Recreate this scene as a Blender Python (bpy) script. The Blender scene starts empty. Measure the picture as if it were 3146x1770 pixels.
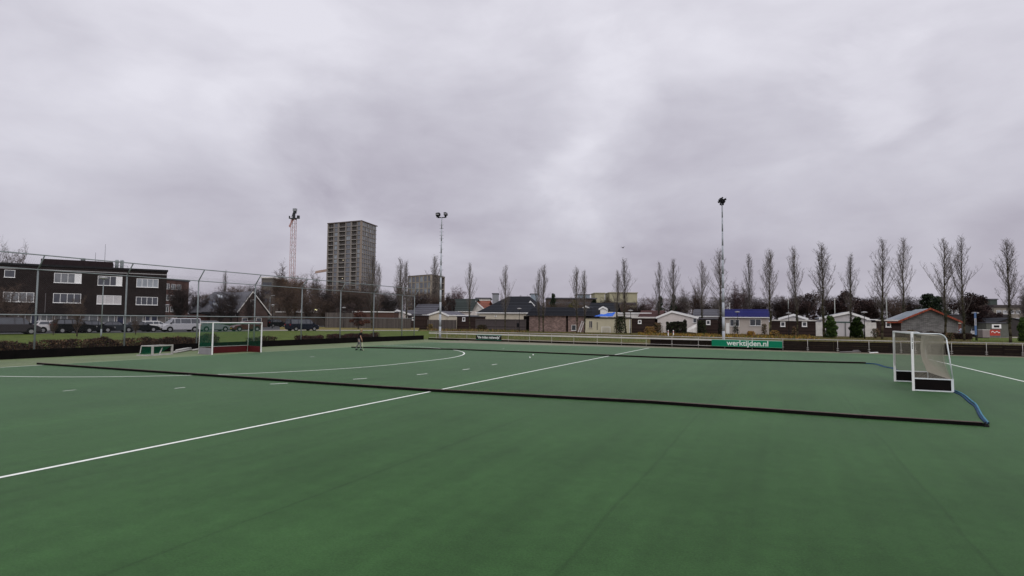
import bpy, bmesh, math, random
from mathutils import Vector, Matrix, noise
R = math.radians
scene = bpy.context.scene
COL = scene.collection
random.seed(7)

# ------------------------------------------------------------------ camera
F_PX, YAW, PITCH, ROLL = 1813.2, 1.99711, 0.053421, 0.0083992
CAM = Vector((33.9676, -29.324, 2.5173))
_f = Vector((math.cos(PITCH)*math.cos(YAW), math.cos(PITCH)*math.sin(YAW), math.sin(PITCH)))
_r0 = Vector((math.sin(YAW), -math.cos(YAW), 0)); _u0 = _r0.cross(_f)
_r = math.cos(ROLL)*_r0 + math.sin(ROLL)*_u0
_u = -math.sin(ROLL)*_r0 + math.cos(ROLL)*_u0
cd = bpy.data.cameras.new('camera'); cam = bpy.data.objects.new('camera', cd); COL.objects.link(cam)
cd.sensor_width = 36.0; cd.lens = 36.0*F_PX/3146.0; cd.clip_start = 0.1; cd.clip_end = 6000
cam.matrix_world = Matrix(((_r.x, _u.x, -_f.x, CAM.x), (_r.y, _u.y, -_f.y, CAM.y), (_r.z, _u.z, -_f.z, CAM.z), (0, 0, 0, 1)))
scene.camera = cam

# ------------------------------------------------------------------ world: overcast sky
world = bpy.data.worlds.new('World'); scene.world = world; world.use_nodes = True
SUN_EL, SUN_AZ = R(46), R(-48)      # direction towards the (veiled) sun, azimuth in world angle from +X
def build_world():
    nt = world.node_tree; N = nt.nodes; L = nt.links; N.clear()
    out = N.new('ShaderNodeOutputWorld'); bg = N.new('ShaderNodeBackground')
    sky = N.new('ShaderNodeTexSky'); sky.sky_type = 'NISHITA'; sky.sun_disc = False
    sky.sun_elevation = SUN_EL; sky.sun_rotation = R(90) - SUN_AZ; sky.dust_density = 3
    def math_(op, a=None, b=None, c=None, clamp=False):
        n = N.new('ShaderNodeMath'); n.operation = op; n.use_clamp = clamp
        for i, v in enumerate((a, b, c)):
            if v is None: continue
            if isinstance(v, (int, float)): n.inputs[i].default_value = v
            else: L.new(v, n.inputs[i])
        return n.outputs[0]
    tc = N.new('ShaderNodeTexCoord'); sp = N.new('ShaderNodeSeparateXYZ'); L.new(tc.outputs['Generated'], sp.inputs[0])
    zz = math_('ADD', math_('MAXIMUM', sp.outputs[2], 0.0), 0.13)
    u = math_('DIVIDE', sp.outputs[0], zz); v = math_('DIVIDE', sp.outputs[1], zz)
    cb = N.new('ShaderNodeCombineXYZ'); L.new(u, cb.inputs[0]); L.new(v, cb.inputs[1])
    def nz(scale, detail, rough, dist, off):
        m = N.new('ShaderNodeMapping'); m.inputs['Location'].default_value = off; L.new(cb.outputs[0], m.inputs[0])
        n = N.new('ShaderNodeTexNoise'); n.inputs['Scale'].default_value = scale; n.inputs['Detail'].default_value = detail
        n.inputs['Roughness'].default_value = rough; n.inputs['Distortion'].default_value = dist
        L.new(m.outputs[0], n.inputs['Vector']); return n.outputs['Fac']
    big = nz(0.42, 3, 0.5, 0.25, (3.1, 1.7, 0.0))
    def nd(scale, detail, rough, dist, off, out='Fac', st=(1, 1, 2.3)):
        m = N.new('ShaderNodeMapping'); m.inputs['Location'].default_value = off; m.inputs['Scale'].default_value = st; L.new(tc.outputs['Generated'], m.inputs[0])
        n = N.new('ShaderNodeTexNoise'); n.inputs['Scale'].default_value = scale; n.inputs['Detail'].default_value = detail
        n.inputs['Roughness'].default_value = rough; n.inputs['Distortion'].default_value = dist; L.new(m.outputs[0], n.inputs['Vector']); return n.outputs[out]
    mid = nd(3.4, 7, 0.50, 0.35, (0.4, 5.2, 2.0))
    fine = nd(11.0, 7, 0.55, 0.3, (7.4, 2.2, 1.0))
    warp = N.new('ShaderNodeVectorMath'); warp.operation = 'SUBTRACT'; L.new(nd(3.2, 6, 0.55, 0.4, (2.4, 9.2, 4.0), 'Color', (1, 1, 1.6)), warp.inputs[0]); warp.inputs[1].default_value = (.5, .5, .5)
    wsc = N.new('ShaderNodeVectorMath'); wsc.operation = 'SCALE'; wsc.inputs['Scale'].default_value = 0.42; L.new(warp.outputs[0], wsc.inputs[0])
    wad = N.new('ShaderNodeVectorMath'); wad.operation = 'ADD'; L.new(tc.outputs['Generated'], wad.inputs[0]); L.new(wsc.outputs[0], wad.inputs[1])
    wnm = N.new('ShaderNodeVectorMath'); wnm.operation = 'NORMALIZE'; L.new(wad.outputs[0], wnm.inputs[0])
    # cloud masses that sit in fixed parts of the sky
    def blob(px, py, rad, amt):
        d = (_f + _r*((px-1573)/F_PX) + _u*((885-py)/F_PX)).normalized()
        vm = N.new('ShaderNodeVectorMath'); vm.operation = 'DOT_PRODUCT'
        L.new(wnm.outputs[0], vm.inputs[0]); vm.inputs[1].default_value = d
        mr = N.new('ShaderNodeMapRange'); mr.interpolation_type = 'SMOOTHSTEP'
        L.new(vm.outputs['Value'], mr.inputs[0])
        mr.inputs[1].default_value = math.cos(rad*1.5); mr.inputs[2].default_value = math.cos(rad*0.25)
        mr.inputs[3].default_value = 0; mr.inputs[4].default_value = amt
        return mr.outputs[0]
    s = math_('MULTIPLY', math_('SUBTRACT', big, 0.5), 0.16)
    s = math_('ADD', s, math_('MULTIPLY', math_('SUBTRACT', mid, 0.5), 0.72))
    s = math_('ADD', s, math_('MULTIPLY', math_('SUBTRACT', fine, 0.5), 0.20))
    for b in BLOBS: s = math_('ADD', s, blob(b[0], b[1], b[2], b[3]*0.8))
    gr = math_('MULTIPLY', math_('DIVIDE', math_('SUBTRACT', sp.outputs[2], 0.03), 0.42), 1.0, clamp=True)
    val = math_('ADD', s, math_('MULTIPLY_ADD', gr, 0.56, 0.30))
    ramp = N.new('ShaderNodeValToRGB'); e = ramp.color_ramp.elements
    e[0].position = 0.22; e[0].color = (0.440, 0.412, 0.485, 1)
    e[1].position = 0.88; e[1].color = (0.800, 0.785, 0.860, 1)
    m1 = ramp.color_ramp.elements.new(0.56); m1.color = (0.612, 0.594, 0.668, 1)
    L.new(val, ramp.inputs[0])
    # below the horizon: a dull ground tone
    sc = N.new('ShaderNodeVectorMath'); sc.operation = 'SCALE'; L.new(sky.outputs[0], sc.inputs[0]); sc.inputs['Scale'].default_value = 1.0
    mx = N.new('ShaderNodeMix'); mx.data_type = 'RGBA'; mx.inputs[0].default_value = 0.94
    L.new(sc.outputs[0], mx.inputs[6])
    # clouds are mixed in at the same physical scale as the sky (x10), the Background then runs at 0.1
    up = N.new('ShaderNodeVectorMath'); up.operation = 'SCALE'; up.inputs['Scale'].default_value = 10.0; L.new(ramp.outputs[0], up.inputs[0])
    L.new(up.outputs[0], mx.inputs[7]); L.new(mx.outputs[2], bg.inputs[0]); bg.inputs[1].default_value = 0.1
    L.new(bg.outputs[0], out.inputs[0])
BLOBS = [(1350, 340, 0.19, -0.20), (1080, 430, 0.14, -0.10), (1180, 570, 0.07, -0.10), (2080, 540, 0.09, -0.12), (2320, 130, 0.22, -0.07), (2500, 470, 0.13, -0.08), (350, 330, 0.16, -0.05),
         (350, 620, 0.2, 0.07), (2650, 270, 0.07, 0.18), (2560, 330, 0.07, 0.10), (1830, 170, 0.06, 0.10), (1860, 480, 0.08, 0.13), (1720, 440, 0.07, 0.08), (900, 250, 0.10, 0.09), (450, 90, 0.14, 0.09), (2950, 80, 0.1, 0.08), (1500, 700, 0.2, 0.05)]
build_world()
sun_d = bpy.data.lights.new('sun', 'SUN'); sun_d.energy = 1.1; sun_d.angle = R(50); sun_d.color = (1, 0.96, 0.92)
sun = bpy.data.objects.new('sun', sun_d); COL.objects.link(sun)
sd = Vector((math.cos(SUN_EL)*math.cos(SUN_AZ), math.cos(SUN_EL)*math.sin(SUN_AZ), math.sin(SUN_EL)))
sun.rotation_euler = sd.to_track_quat('Z', 'Y').to_euler()
vs = scene.view_settings; vs.view_transform = 'Standard'; vs.look = 'None'; vs.exposure = 0; vs.gamma = 1; vs.use_curve_mapping = False

# ------------------------------------------------------------------ survey helpers (turn a sighting into a place in the world)
def ray(px, py): return _f + _r*((px-1573)/F_PX) + _u*((885-py)/F_PX)
def gp(px, py, z=0.0):
    d = ray(px, py); return CAM + d*((z-CAM.z)/d.z)
def W(px, py, D): return CAM + ray(px, py)*D
def hz(px): return 981.96 + (px-1573)*0.0084
def B(px, D):
    p = W(px, hz(px), D); return Vector((p.x, p.y, 0))
class Facade:
    """vertical plane through the ground points sighted at columns x0 (depth D0) and x1 (depth D1)"""
    def __init__(s, x0, x1, D0, D1):
        s.a = B(x0, D0); s.b = B(x1, D1); s.w = (s.b-s.a).length
        d = (s.b-s.a).normalized(); s.rot = math.atan2(d.y, d.x); s.d = d; s.n = Vector((-d.y, d.x, 0))
    def xz(s, px, py):
        r = ray(px, py); t = (s.a-CAM).dot(s.n)/r.dot(s.n); p = CAM + r*t
        return (p-s.a).dot(s.d), p.z
# ------------------------------------------------------------------ materials
MATS = {}
def mat(name, col, rough=0.7, var=0.12, scale=2.0, metal=0.0, bump=0.0, bscale=20.0, col2=None, spec=0.14, detail=6, stretch=None, coat=0.0):
    if name in MATS: return MATS[name]
    m = bpy.data.materials.new(name); m.use_nodes = True; nt = m.node_tree; N = nt.nodes; L = nt.links
    b = N['Principled BSDF']; b.inputs['Roughness'].default_value = rough; b.inputs['Metallic'].default_value = metal
    b.inputs['Specular IOR Level'].default_value = spec; b.inputs['Coat Weight'].default_value = coat
    tc = N.new('ShaderNodeTexCoord'); mp = N.new('ShaderNodeMapping'); L.new(tc.outputs['Object'], mp.inputs[0])
    if stretch: mp.inputs['Scale'].default_value = stretch
    n = N.new('ShaderNodeTexNoise'); n.inputs['Scale'].default_value = scale; n.inputs['Detail'].default_value = detail; n.inputs['Roughness'].default_value = 0.62
    L.new(mp.outputs[0], n.inputs['Vector'])
    r = N.new('ShaderNodeValToRGB'); e = r.color_ramp.elements; e[0].position = 0.3; e[1].position = 0.7
    c2 = col2 or tuple(min(1, c*(1+var)) for c in col); c1 = col if col2 else tuple(c*(1-var) for c in col)
    e[0].color = (*c1, 1); e[1].color = (*c2, 1)
    L.new(n.outputs['Fac'], r.inputs[0]); L.new(r.outputs[0], b.inputs['Base Color'])
    if bump:
        n2 = N.new('ShaderNodeTexNoise'); n2.inputs['Scale'].default_value = bscale; n2.inputs['Detail'].default_value = 4
        L.new(mp.outputs[0], n2.inputs['Vector'])
        bp = N.new('ShaderNodeBump'); bp.inputs['Strength'].default_value = bump; bp.inputs['Distance'].default_value = 0.03
        L.new(n2.outputs['Fac'], bp.inputs['Height']); L.new(bp.outputs[0], b.inputs['Normal'])
    MATS[name] = m; return m
def brick(name, c1, c2, mortar, bw=0.22, bh=0.07, rough=0.85, axis='xz', mort=0.012, bump=0.4):
    if name in MATS: return MATS[name]
    m = mat(name, c1, rough); nt = m.node_tree; N = nt.nodes; L = nt.links; b = N['Principled BSDF']
    tc = N.new('ShaderNodeTexCoord'); sp = N.new('ShaderNodeSeparateXYZ'); cb = N.new('ShaderNodeCombineXYZ'); L.new(tc.outputs['Object'], sp.inputs[0])
    ad = N.new('ShaderNodeMath'); ad.operation = 'ADD'; L.new(sp.outputs[0], ad.inputs[0]); L.new(sp.outputs[1], ad.inputs[1])
    L.new(ad.outputs[0], cb.inputs[0]); L.new(sp.outputs[2], cb.inputs[1])
    t = N.new('ShaderNodeTexBrick'); t.inputs['Scale'].default_value = 1; t.inputs['Brick Width'].default_value = bw; t.inputs['Row Height'].default_value = bh
    t.inputs['Mortar Size'].default_value = mort; t.inputs['Color1'].default_value = (*c1, 1); t.inputs['Color2'].default_value = (*c2, 1); t.inputs['Mortar'].default_value = (*mortar, 1)
    L.new(cb.outputs[0], t.inputs['Vector'])
    n = N.new('ShaderNodeTexNoise'); n.inputs['Scale'].default_value = 0.5; n.inputs['Detail'].default_value = 5; L.new(tc.outputs['Object'], n.inputs['Vector'])
    mr = N.new('ShaderNodeMapRange'); mr.inputs[1].default_value = 0.3; mr.inputs[2].default_value = 0.7; mr.inputs[3].default_value = 0.75; mr.inputs[4].default_value = 1.2; L.new(n.outputs['Fac'], mr.inputs[0])
    mu = N.new('ShaderNodeVectorMath'); mu.operation = 'SCALE'; L.new(t.outputs['Color'], mu.inputs[0]); L.new(mr.outputs[0], mu.inputs['Scale'])
    L.new(mu.outputs[0], b.inputs['Base Color'])
    return m
def banded(name, c1, c2, period, duty, axis=2, rough=0.8, angle=0.0, spec=0.12, metal=0):
    """real stripes (planks with gaps, corrugation, tile courses) along an object axis"""
    if name in MATS: return MATS[name]
    m = mat(name, c1, rough, spec=spec, metal=metal); nt = m.node_tree; N = nt.nodes; L = nt.links; b = N['Principled BSDF']
    src = b.inputs['Base Color'].links[0].from_socket
    tc = N.new('ShaderNodeTexCoord'); sp = N.new('ShaderNodeSeparateXYZ'); L.new(tc.outputs['Object'], sp.inputs[0])
    d = N.new('ShaderNodeMath'); d.operation = 'DIVIDE'; d.inputs[1].default_value = period; L.new(sp.outputs[axis], d.inputs[0])
    fr = N.new('ShaderNodeMath'); fr.operation = 'FRACT'; L.new(d.outputs[0], fr.inputs[0])
    fl = N.new('ShaderNodeMath'); fl.operation = 'FLOOR'; L.new(d.outputs[0], fl.inputs[0])
    wn = N.new('ShaderNodeTexWhiteNoise'); wn.noise_dimensions = '1D'; L.new(fl.outputs[0], wn.inputs['W'])
    mr = N.new('ShaderNodeMapRange'); mr.inputs[3].default_value = 0.7; mr.inputs[4].default_value = 1.3; L.new(wn.outputs['Value'], mr.inputs[0])
    sc = N.new('ShaderNodeVectorMath'); sc.operation = 'SCALE'; L.new(src, sc.inputs[0]); L.new(mr.outputs[0], sc.inputs['Scale'])
    lt = N.new('ShaderNodeMath'); lt.operation = 'LESS_THAN'; lt.inputs[1].default_value = duty; L.new(fr.outputs[0], lt.inputs[0])
    mx = N.new('ShaderNodeMix'); mx.data_type = 'RGBA'; L.new(lt.outputs[0], mx.inputs[0]); mx.inputs[6].default_value = (*c2, 1); L.new(sc.outputs[0], mx.inputs[7])
    L.new(mx.outputs[2], b.inputs['Base Color'])
    return m
def glass(name, col, rough=0.08):
    return mat(name, col, rough, var=0.35, scale=0.6, spec=0.9)
def emit(name, col, s):
    m = mat(name, col); b = m.node_tree.nodes['Principled BSDF']; b.inputs['Emission Color'].default_value = (*col, 1); b.inputs['Emission Strength'].default_value = s; return m

white = mat('white_paint', (0.87, 0.87, 0.86), 0.45, 0.06, 3)
white_dirty = mat('weathered_white', (0.66, 0.64, 0.61), 0.6, 0.15, 1.5)
plaster = mat('white_plaster', (0.66, 0.61, 0.58), 0.85, 0.10, 0.8)
cream = mat('cream_plaster', (0.58, 0.53, 0.43), 0.85, 0.12, 0.8)
galv = mat('galvanised_steel', (0.26, 0.29, 0.30), 0.6, 0.12, 3, metal=0.1)
galv_dark = mat('dull_steel', (0.08, 0.085, 0.09), 0.7, 0.15, 3, metal=0.1)
black = mat('black_board', (0.005, 0.005, 0.005), 0.9, scale=1.4, col2=(0.010, 0.008, 0.008), spec=0.05)
blackm = mat('black_metal', (0.010, 0.010, 0.012), 0.6, 0.2, 3, spec=0.12)
rubber = mat('rubber', (0.014, 0.014, 0.014), 0.85, 0.2, 4)
darkglass = glass('window_glass', (0.05, 0.055, 0.07))
paleglass = glass('curtained_glass', (0.30, 0.33, 0.36))

# ------------------------------------------------------------------ mesh builder
class MB:
    def __init__(s): s.v = []; s.f = []; s.m = []
    def add(s, vs, fs, mi=0):
        o = len(s.v); s.v += [tuple(v) for v in vs]; s.f += [tuple(o+i for i in f) for f in fs]; s.m += [mi]*len(fs)
    def box(s, x0, x1, y0, y1, z0, z1, mi=0):
        vs = [(x, y, z) for z in (z0, z1) for y in (y0, y1) for x in (x0, x1)]
        s.add(vs, [(0, 2, 3, 1), (4, 5, 7, 6), (0, 1, 5, 4), (2, 6, 7, 3), (0, 4, 6, 2), (1, 3, 7, 5)], mi); return s
    def tube(s, p, q, r0, r1=None, n=8, mi=0, caps=True):
        p = Vector(p); q = Vector(q); r1 = r0 if r1 is None else r1; d = q-p
        if d.length < 1e-6: return s
        d.normalize(); a = d.orthogonal().normalized(); b = d.cross(a); o = len(s.v)
        for c, r in ((p, r0), (q, r1)):
            for i in range(n):
                t = 2*math.pi*i/n; w = c + a*(r*math.cos(t)) + b*(r*math.sin(t)); s.v.append((w.x, w.y, w.z))
        for i in range(n):
            j = (i+1) % n; s.f.append((o+i, o+j, o+n+j, o+n+i)); s.m.append(mi)
        if caps and n > 3:
            s.f.append(tuple(o+i for i in reversed(range(n)))); s.f.append(tuple(o+n+i for i in range(n))); s.m += [mi, mi]
        return s
    def path(s, pts, r, n=8, mi=0):
        for a, b in zip(pts[:-1], pts[1:]): s.tube(a, b, r, r, n, mi)
        return s
    def prism(s, poly, y0, y1, mi=0):                # (x,z) outline pushed along y
        n = len(poly); vs = [(x, y0, z) for x, z in poly] + [(x, y1, z) for x, z in poly]
        s.add(vs, [tuple(range(n)), tuple(reversed(range(n, 2*n)))] + [(i, n+i, n+(i+1) % n, (i+1) % n) for i in range(n)], mi); return s
    def slab(s, poly, z0, z1, mi=0):                 # (x,y) outline pushed along z
        n = len(poly); vs = [(x, y, z0) for x, y in poly] + [(x, y, z1) for x, y in poly]
        s.add(vs, [tuple(reversed(range(n))), tuple(range(n, 2*n))] + [(i, (i+1) % n, n+(i+1) % n, n+i) for i in range(n)], mi); return s
    def leaf(s, c, size, mi=0, rnd=random):
        a = Vector((rnd.gauss(0, 1), rnd.gauss(0, 1), rnd.gauss(0, 1))).normalized(); b = a.orthogonal().normalized()
        a = a*size*rnd.uniform(.6, 1.3); b = b*size*rnd.uniform(.4, .9); c = Vector(c)
        s.add([c-a, c-b, c+a, c+b], [(0, 1, 2, 3)], mi)
    def build(s, name, mats, parent=None, smooth=False):
        me = bpy.data.meshes.new(name); me.from_pydata(s.v, [], s.f)
        for m in (mats if isinstance(mats, (list, tuple)) else [mats]): me.materials.append(m)
        me.polygons.foreach_set('material_index', s.m)
        if smooth: me.polygons.foreach_set('use_smooth', [True]*len(s.f))
        me.update()
        bm = bmesh.new(); bm.from_mesh(me)
        if len(bm.faces) < 20000: bmesh.ops.recalc_face_normals(bm, faces=bm.faces)
        bm.to_mesh(me); bm.free()
        o = bpy.data.objects.new(name, me); COL.objects.link(o)
        if parent: o.parent = parent
        return o
def thing(name, label, cat, loc=(0, 0, 0), rz=0.0, group=None):
    o = bpy.data.objects.new(name, None); COL.objects.link(o); o.location = loc; o.rotation_euler = (0, 0, rz)
    o.empty_display_size = 0.2; o['label'] = label; o['category'] = cat
    if group: o['group'] = group
    return o
def tag(o, label=None, cat=None, group=None, kind=None):
    if label: o['label'] = label
    if cat: o['category'] = cat
    if group: o['group'] = group
    if kind: o['kind'] = kind
    return o
def dup(root, label, loc, rz=0.0, scale=(1, 1, 1), group=None, swap=None):
    r = root.copy(); COL.objects.link(r); r.location = loc; r.rotation_euler = (0, 0, rz); r.scale = scale; r['label'] = label
    if group: r['group'] = group
    for ch in list(root.children):
        c = ch.copy(); COL.objects.link(c); c.parent = r
        if swap and ch.name.split('.')[0] in swap:
            c.material_slots[0].link = 'OBJECT'; c.material_slots[0].material = swap[ch.name.split('.')[0]]
        for g in ch.children:
            d = g.copy(); COL.objects.link(d); d.parent = c
    return r
def sheet(name, pts, z, m, kind='structure'):
    me = bpy.data.meshes.new(name); me.from_pydata([(p[0], p[1], z) for p in pts], [], [tuple(range(len(pts)))])
    me.materials.append(m); o = bpy.data.objects.new(name, me); COL.objects.link(o); o['kind'] = kind; return o
# ------------------------------------------------------------------ ground, pitch, road, verges
def pitch_mat(name, c, c2, seam=True):
    m = mat(name, c, 0.60, col2=c2, scale=0.35, spec=0.10, detail=8)
    m.node_tree.nodes['Principled BSDF'].inputs['Sheen Weight'].default_value = 0.28; m.node_tree.nodes['Principled BSDF'].inputs['Sheen Tint'].default_value = (.72, 1, .78, 1); m.node_tree.nodes['Principled BSDF'].inputs['Sheen Roughness'].default_value = 0.16
    nt = m.node_tree; N = nt.nodes; L = nt.links; b = N['Principled BSDF']; src = b.inputs['Base Color'].links[0].from_socket
    tc = N.new('ShaderNodeTexCoord')
    # long brushing streaks across the pitch
    mp = N.new('ShaderNodeMapping'); mp.inputs['Scale'].default_value = (2.4, 0.07, 1); L.new(tc.outputs['Object'], mp.inputs[0])
    n = N.new('ShaderNodeTexNoise'); n.inputs['Scale'].default_value = 1.0; n.inputs['Detail'].default_value = 5; L.new(mp.outputs[0], n.inputs['Vector'])
    mr = N.new('ShaderNodeMapRange'); mr.inputs[1].default_value = 0.3; mr.inputs[2].default_value = 0.7; mr.inputs[3].default_value = 0.90; mr.inputs[4].default_value = 1.10; L.new(n.outputs['Fac'], mr.inputs[0])
    # pile grain
    g = N.new('ShaderNodeTexNoise'); g.inputs['Scale'].default_value = 38; g.inputs['Detail'].default_value = 6; g.inputs['Roughness'].default_value = 0.75; L.new(tc.outputs['Object'], g.inputs['Vector'])
    mg = N.new('ShaderNodeMapRange'); mg.inputs[1].default_value = 0.3; mg.inputs[2].default_value = 0.7; mg.inputs[3].default_value = 0.68; mg.inputs[4].default_value = 1.32; L.new(g.outputs['Fac'], mg.inputs[0])
    g4 = N.new('ShaderNodeTexNoise'); g4.inputs['Scale'].default_value = 3.5; g4.inputs['Detail'].default_value = 8; g4.inputs['Roughness'].default_value = 0.7; L.new(tc.outputs['Object'], g4.inputs['Vector'])
    m4 = N.new('ShaderNodeMapRange'); m4.inputs[1].default_value = 0.3; m4.inputs[2].default_value = 0.7; m4.inputs[3].default_value = 0.86; m4.inputs[4].default_value = 1.14; L.new(g4.outputs['Fac'], m4.inputs[0])
    # damp patches
    dn = N.new('ShaderNodeTexNoise'); dn.inputs['Scale'].default_value = 0.12; dn.inputs['Detail'].default_value = 7; L.new(tc.outputs['Object'], dn.inputs['Vector'])
    md = N.new('ShaderNodeMapRange'); md.inputs[1].default_value = 0.3; md.inputs[2].default_value = 0.7; md.inputs[3].default_value = 0.86; md.inputs[4].default_value = 1.14; L.new(dn.outputs['Fac'], md.inputs[0])
    f = N.new('ShaderNodeMath'); f.operation = 'MULTIPLY'; L.new(mr.outputs[0], f.inputs[0]); L.new(mg.outputs[0], f.inputs[1])
    f2 = N.new('ShaderNodeMath'); f2.operation = 'MULTIPLY'; L.new(f.outputs[0], f2.inputs[0]); L.new(md.outputs[0], f2.inputs[1])
    f5 = N.new('ShaderNodeMath'); f5.operation = 'MULTIPLY'; L.new(f2.outputs[0], f5.inputs[0]); L.new(m4.outputs[0], f5.inputs[1]); fac = f5.outputs[0]
    if seam:   # turf roll seams every 4 m, wavering a little
        sp = N.new('ShaderNodeSeparateXYZ'); L.new(tc.outputs['Object'], sp.inputs[0])
        wn = N.new('ShaderNodeTexNoise'); wn.inputs['Scale'].default_value = 0.35; L.new(tc.outputs['Object'], wn.inputs['Vector'])
        w2 = N.new('ShaderNodeMath'); w2.operation = 'MULTIPLY_ADD'; w2.inputs[1].default_value = 0.16; L.new(wn.outputs['Fac'], w2.inputs[0]); L.new(sp.outputs[0], w2.inputs[2])
        d = N.new('ShaderNodeMath'); d.operation = 'PINGPONG'; d.inputs[1].default_value = 2.0; L.new(w2.outputs[0], d.inputs[0])
        ms = N.new('ShaderNodeMapRange'); ms.inputs[1].default_value = 0.0; ms.inputs[2].default_value = 0.05; ms.inputs[3].default_value = 0.80; ms.inputs[4].default_value = 1.0; L.new(d.outputs[0], ms.inputs[0])
        f3 = N.new('ShaderNodeMath'); f3.operation = 'MULTIPLY'; L.new(fac, f3.inputs[0]); L.new(ms.outputs[0], f3.inputs[1]); fac = f3.outputs[0]
    sc = N.new('ShaderNodeVectorMath'); sc.operation = 'SCALE'; L.new(src, sc.inputs[0]); L.new(fac, sc.inputs['Scale']); L.new(sc.outputs[0], b.inputs['Base Color'])
    bp = N.new('ShaderNodeBump'); bp.inputs['Strength'].default_value = 0.35; bp.inputs['Distance'].default_value = 0.01; L.new(g.outputs['Fac'], bp.inputs['Height']); L.new(bp.outputs[0], b.inputs['Normal'])
    return m
turf = pitch_mat('green_turf', (0.029, 0.081, 0.022), (0.039, 0.103, 0.030))
turf_old = pitch_mat('sandy_turf', (0.105, 0.145, 0.055), (0.165, 0.19, 0.09), seam=False)
turf_edge = pitch_mat('edge_turf', (0.16, 0.155, 0.10), (0.22, 0.20, 0.14), seam=False)
linem = mat('line_turf', (0.82, 0.85, 0.80), 0.8, 0.10, 6)
linedull = mat('faded_line_turf', (0.36, 0.47, 0.30), 0.8, 0.15, 4)
grassm = mat('lawn', (0.045, 0.072, 0.010), 0.9, scale=1.2, col2=(0.105, 0.140, 0.022), spec=0.15, bump=0.6, bscale=14)
rough_grass = mat('rough_grass', (0.055, 0.070, 0.02), 0.95, scale=0.35, col2=(0.16, 0.125, 0.05), spec=0.1, bump=0.6, bscale=8)
litter = mat('leaf_litter', (0.050, 0.055, 0.018), 0.95, scale=0.6, col2=(0.135, 0.10, 0.04), spec=0.1, bump=0.5, bscale=10)
asphalt = mat('asphalt', (0.07, 0.07, 0.075), 0.85, 0.2, 1.5, bump=0.2)
paving = mat('pale_paving', (0.32, 0.30, 0.26), 0.85, 0.2, 1.2)
sheet('ground', [(-2500, -1500), (2500, -1500), (2500, 3500), (-2500, 3500)], -0.03, rough_grass)
G = lambda px, py: tuple(gp(px, py)[:2])
# boundary of the far side of the playing surface (bends gently like the kerb does)
FAR = [(-6.6, 32.6), (7.3, 31.0), (22.1, 29.2), (34.1, 27.55), (46.1, 27.6), (64.0, 29.2)]
side = [(-0.3, 25.2), (22.7, 26.3), (36.4, 25.6), (50.5, 26.6), (64.0, 27.6)]
sheet('pitch', [(-0.30, -60), (64, -60)] + list(reversed(side)), 0.0, turf)
sheet('pitch_runoff', [(-7.2, -60), (-0.30, -60), (-0.30, 25.2), (-0.3, 32.2), (-7.2, 33.2)], 0.0, turf_old)
sheet('pitch_edge', side + list(reversed([(x, y+0.2) for x, y in FAR[1:]] + [])) + [(-0.3, 32.0)], 0.0, turf_edge)
def strip(mb, pts, w, z=0.004):
    for (a, b) in zip(pts[:-1], pts[1:]):
        a = Vector((a[0], a[1])); b = Vector((b[0], b[1])); d = (b-a).normalized(); n = Vector((-d.y, d.x))*w/2
        mb.add([(*(a-n), z), (*(b-n), z), (*(b+n), z), (*(a+n), z)], [(0, 1, 2, 3)])
def line(name, pts, w, m=linem):
    mb = MB(); strip(mb, pts, w); o = mb.build(name, m); o['kind'] = 'structure'; return o
line('pitch_line', [(22.9, -60), (22.9, 25.9)], 0.105)
line('pitch_line', [G(2840, 1101), G(3146, 1172.3), (43.9, -20)], 0.11)
line('pitch_line', [(-0.3, -60), (-0.3, -11.4)], 0.09)
line('pitch_line', [(-0.3, -11.4), (-0.35, -2.2)], 0.12, linedull)
line('pitch_line', [(-0.35, -2.2), (-0.48, 2.4), (0.05, 17.4), (0.6, 24.4)], 0.11, linedull)
line('pitch_line', [(side[0][0]+1, side[0][1]), *side[1:]], 0.09, linedull)
arc = []
for i in range(-36, 37):                         # the shooting circle
    if i < 0: t = i/36*R(90); arc.append((math.cos(t)*14.63, -1.83+math.sin(t)*14.63))
    elif i == 0: arc += [(14.63, -1.83), (14.63, 1.83)]
    else: t = i/36*R(90); arc.append((math.cos(t)*14.63, 1.83+math.sin(t)*14.63))
def arc_mesh(pts, w, name):
    mb = MB(); n = len(pts); L_, R_ = [], []
    for i, p in enumerate(pts):
        a = Vector(pts[max(0, i-1)]); b = Vector(pts[min(n-1, i+1)]); d = (b-a).normalized(); nn = Vector((-d.y, d.x))*w/2
        L_.append((*(Vector(p)-nn), 0.0041)); R_.append((*(Vector(p)+nn), 0.0041))
    mb.add(L_+R_, [(i, i+1, n+i+1, n+i) for i in range(n-1)]); o = mb.build(name, linem); o['kind'] = 'structure'
arc_mesh(arc, 0.10, 'pitch_circle_line')
mb = MB()
for px, py in [(213, 1200), (553, 1192), (857, 1179), (1106, 1164), (1297, 1150), (1432, 1135), (1519, 1120), (1490, 1066), (1547, 1071), (1593, 1076), (1345, 1058), (1420, 1062), (959, 1096.5), (1750, 1061)]:
    c = Vector(G(px, py)); y0 = max(-1.83, min(1.83, c.y)); rad = Vector((c.x, c.y-y0)).normalized()
    t = Vector((-rad.y, rad.x)); ln = 0.32 if px < 1530 else 0.2; w = 0.045
    if c.x < 16: t = Vector((0, 1)); ln = 0.2
    mb.add([(*(c-t*ln-rad*w), .0042), (*(c+t*ln-rad*w), .0042), (*(c+t*ln+rad*w), .0042), (*(c-t*ln+rad*w), .0042)], [(0, 1, 2, 3)])
o = mb.build('pitch_dashes', linem); o['kind'] = 'structure'
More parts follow.
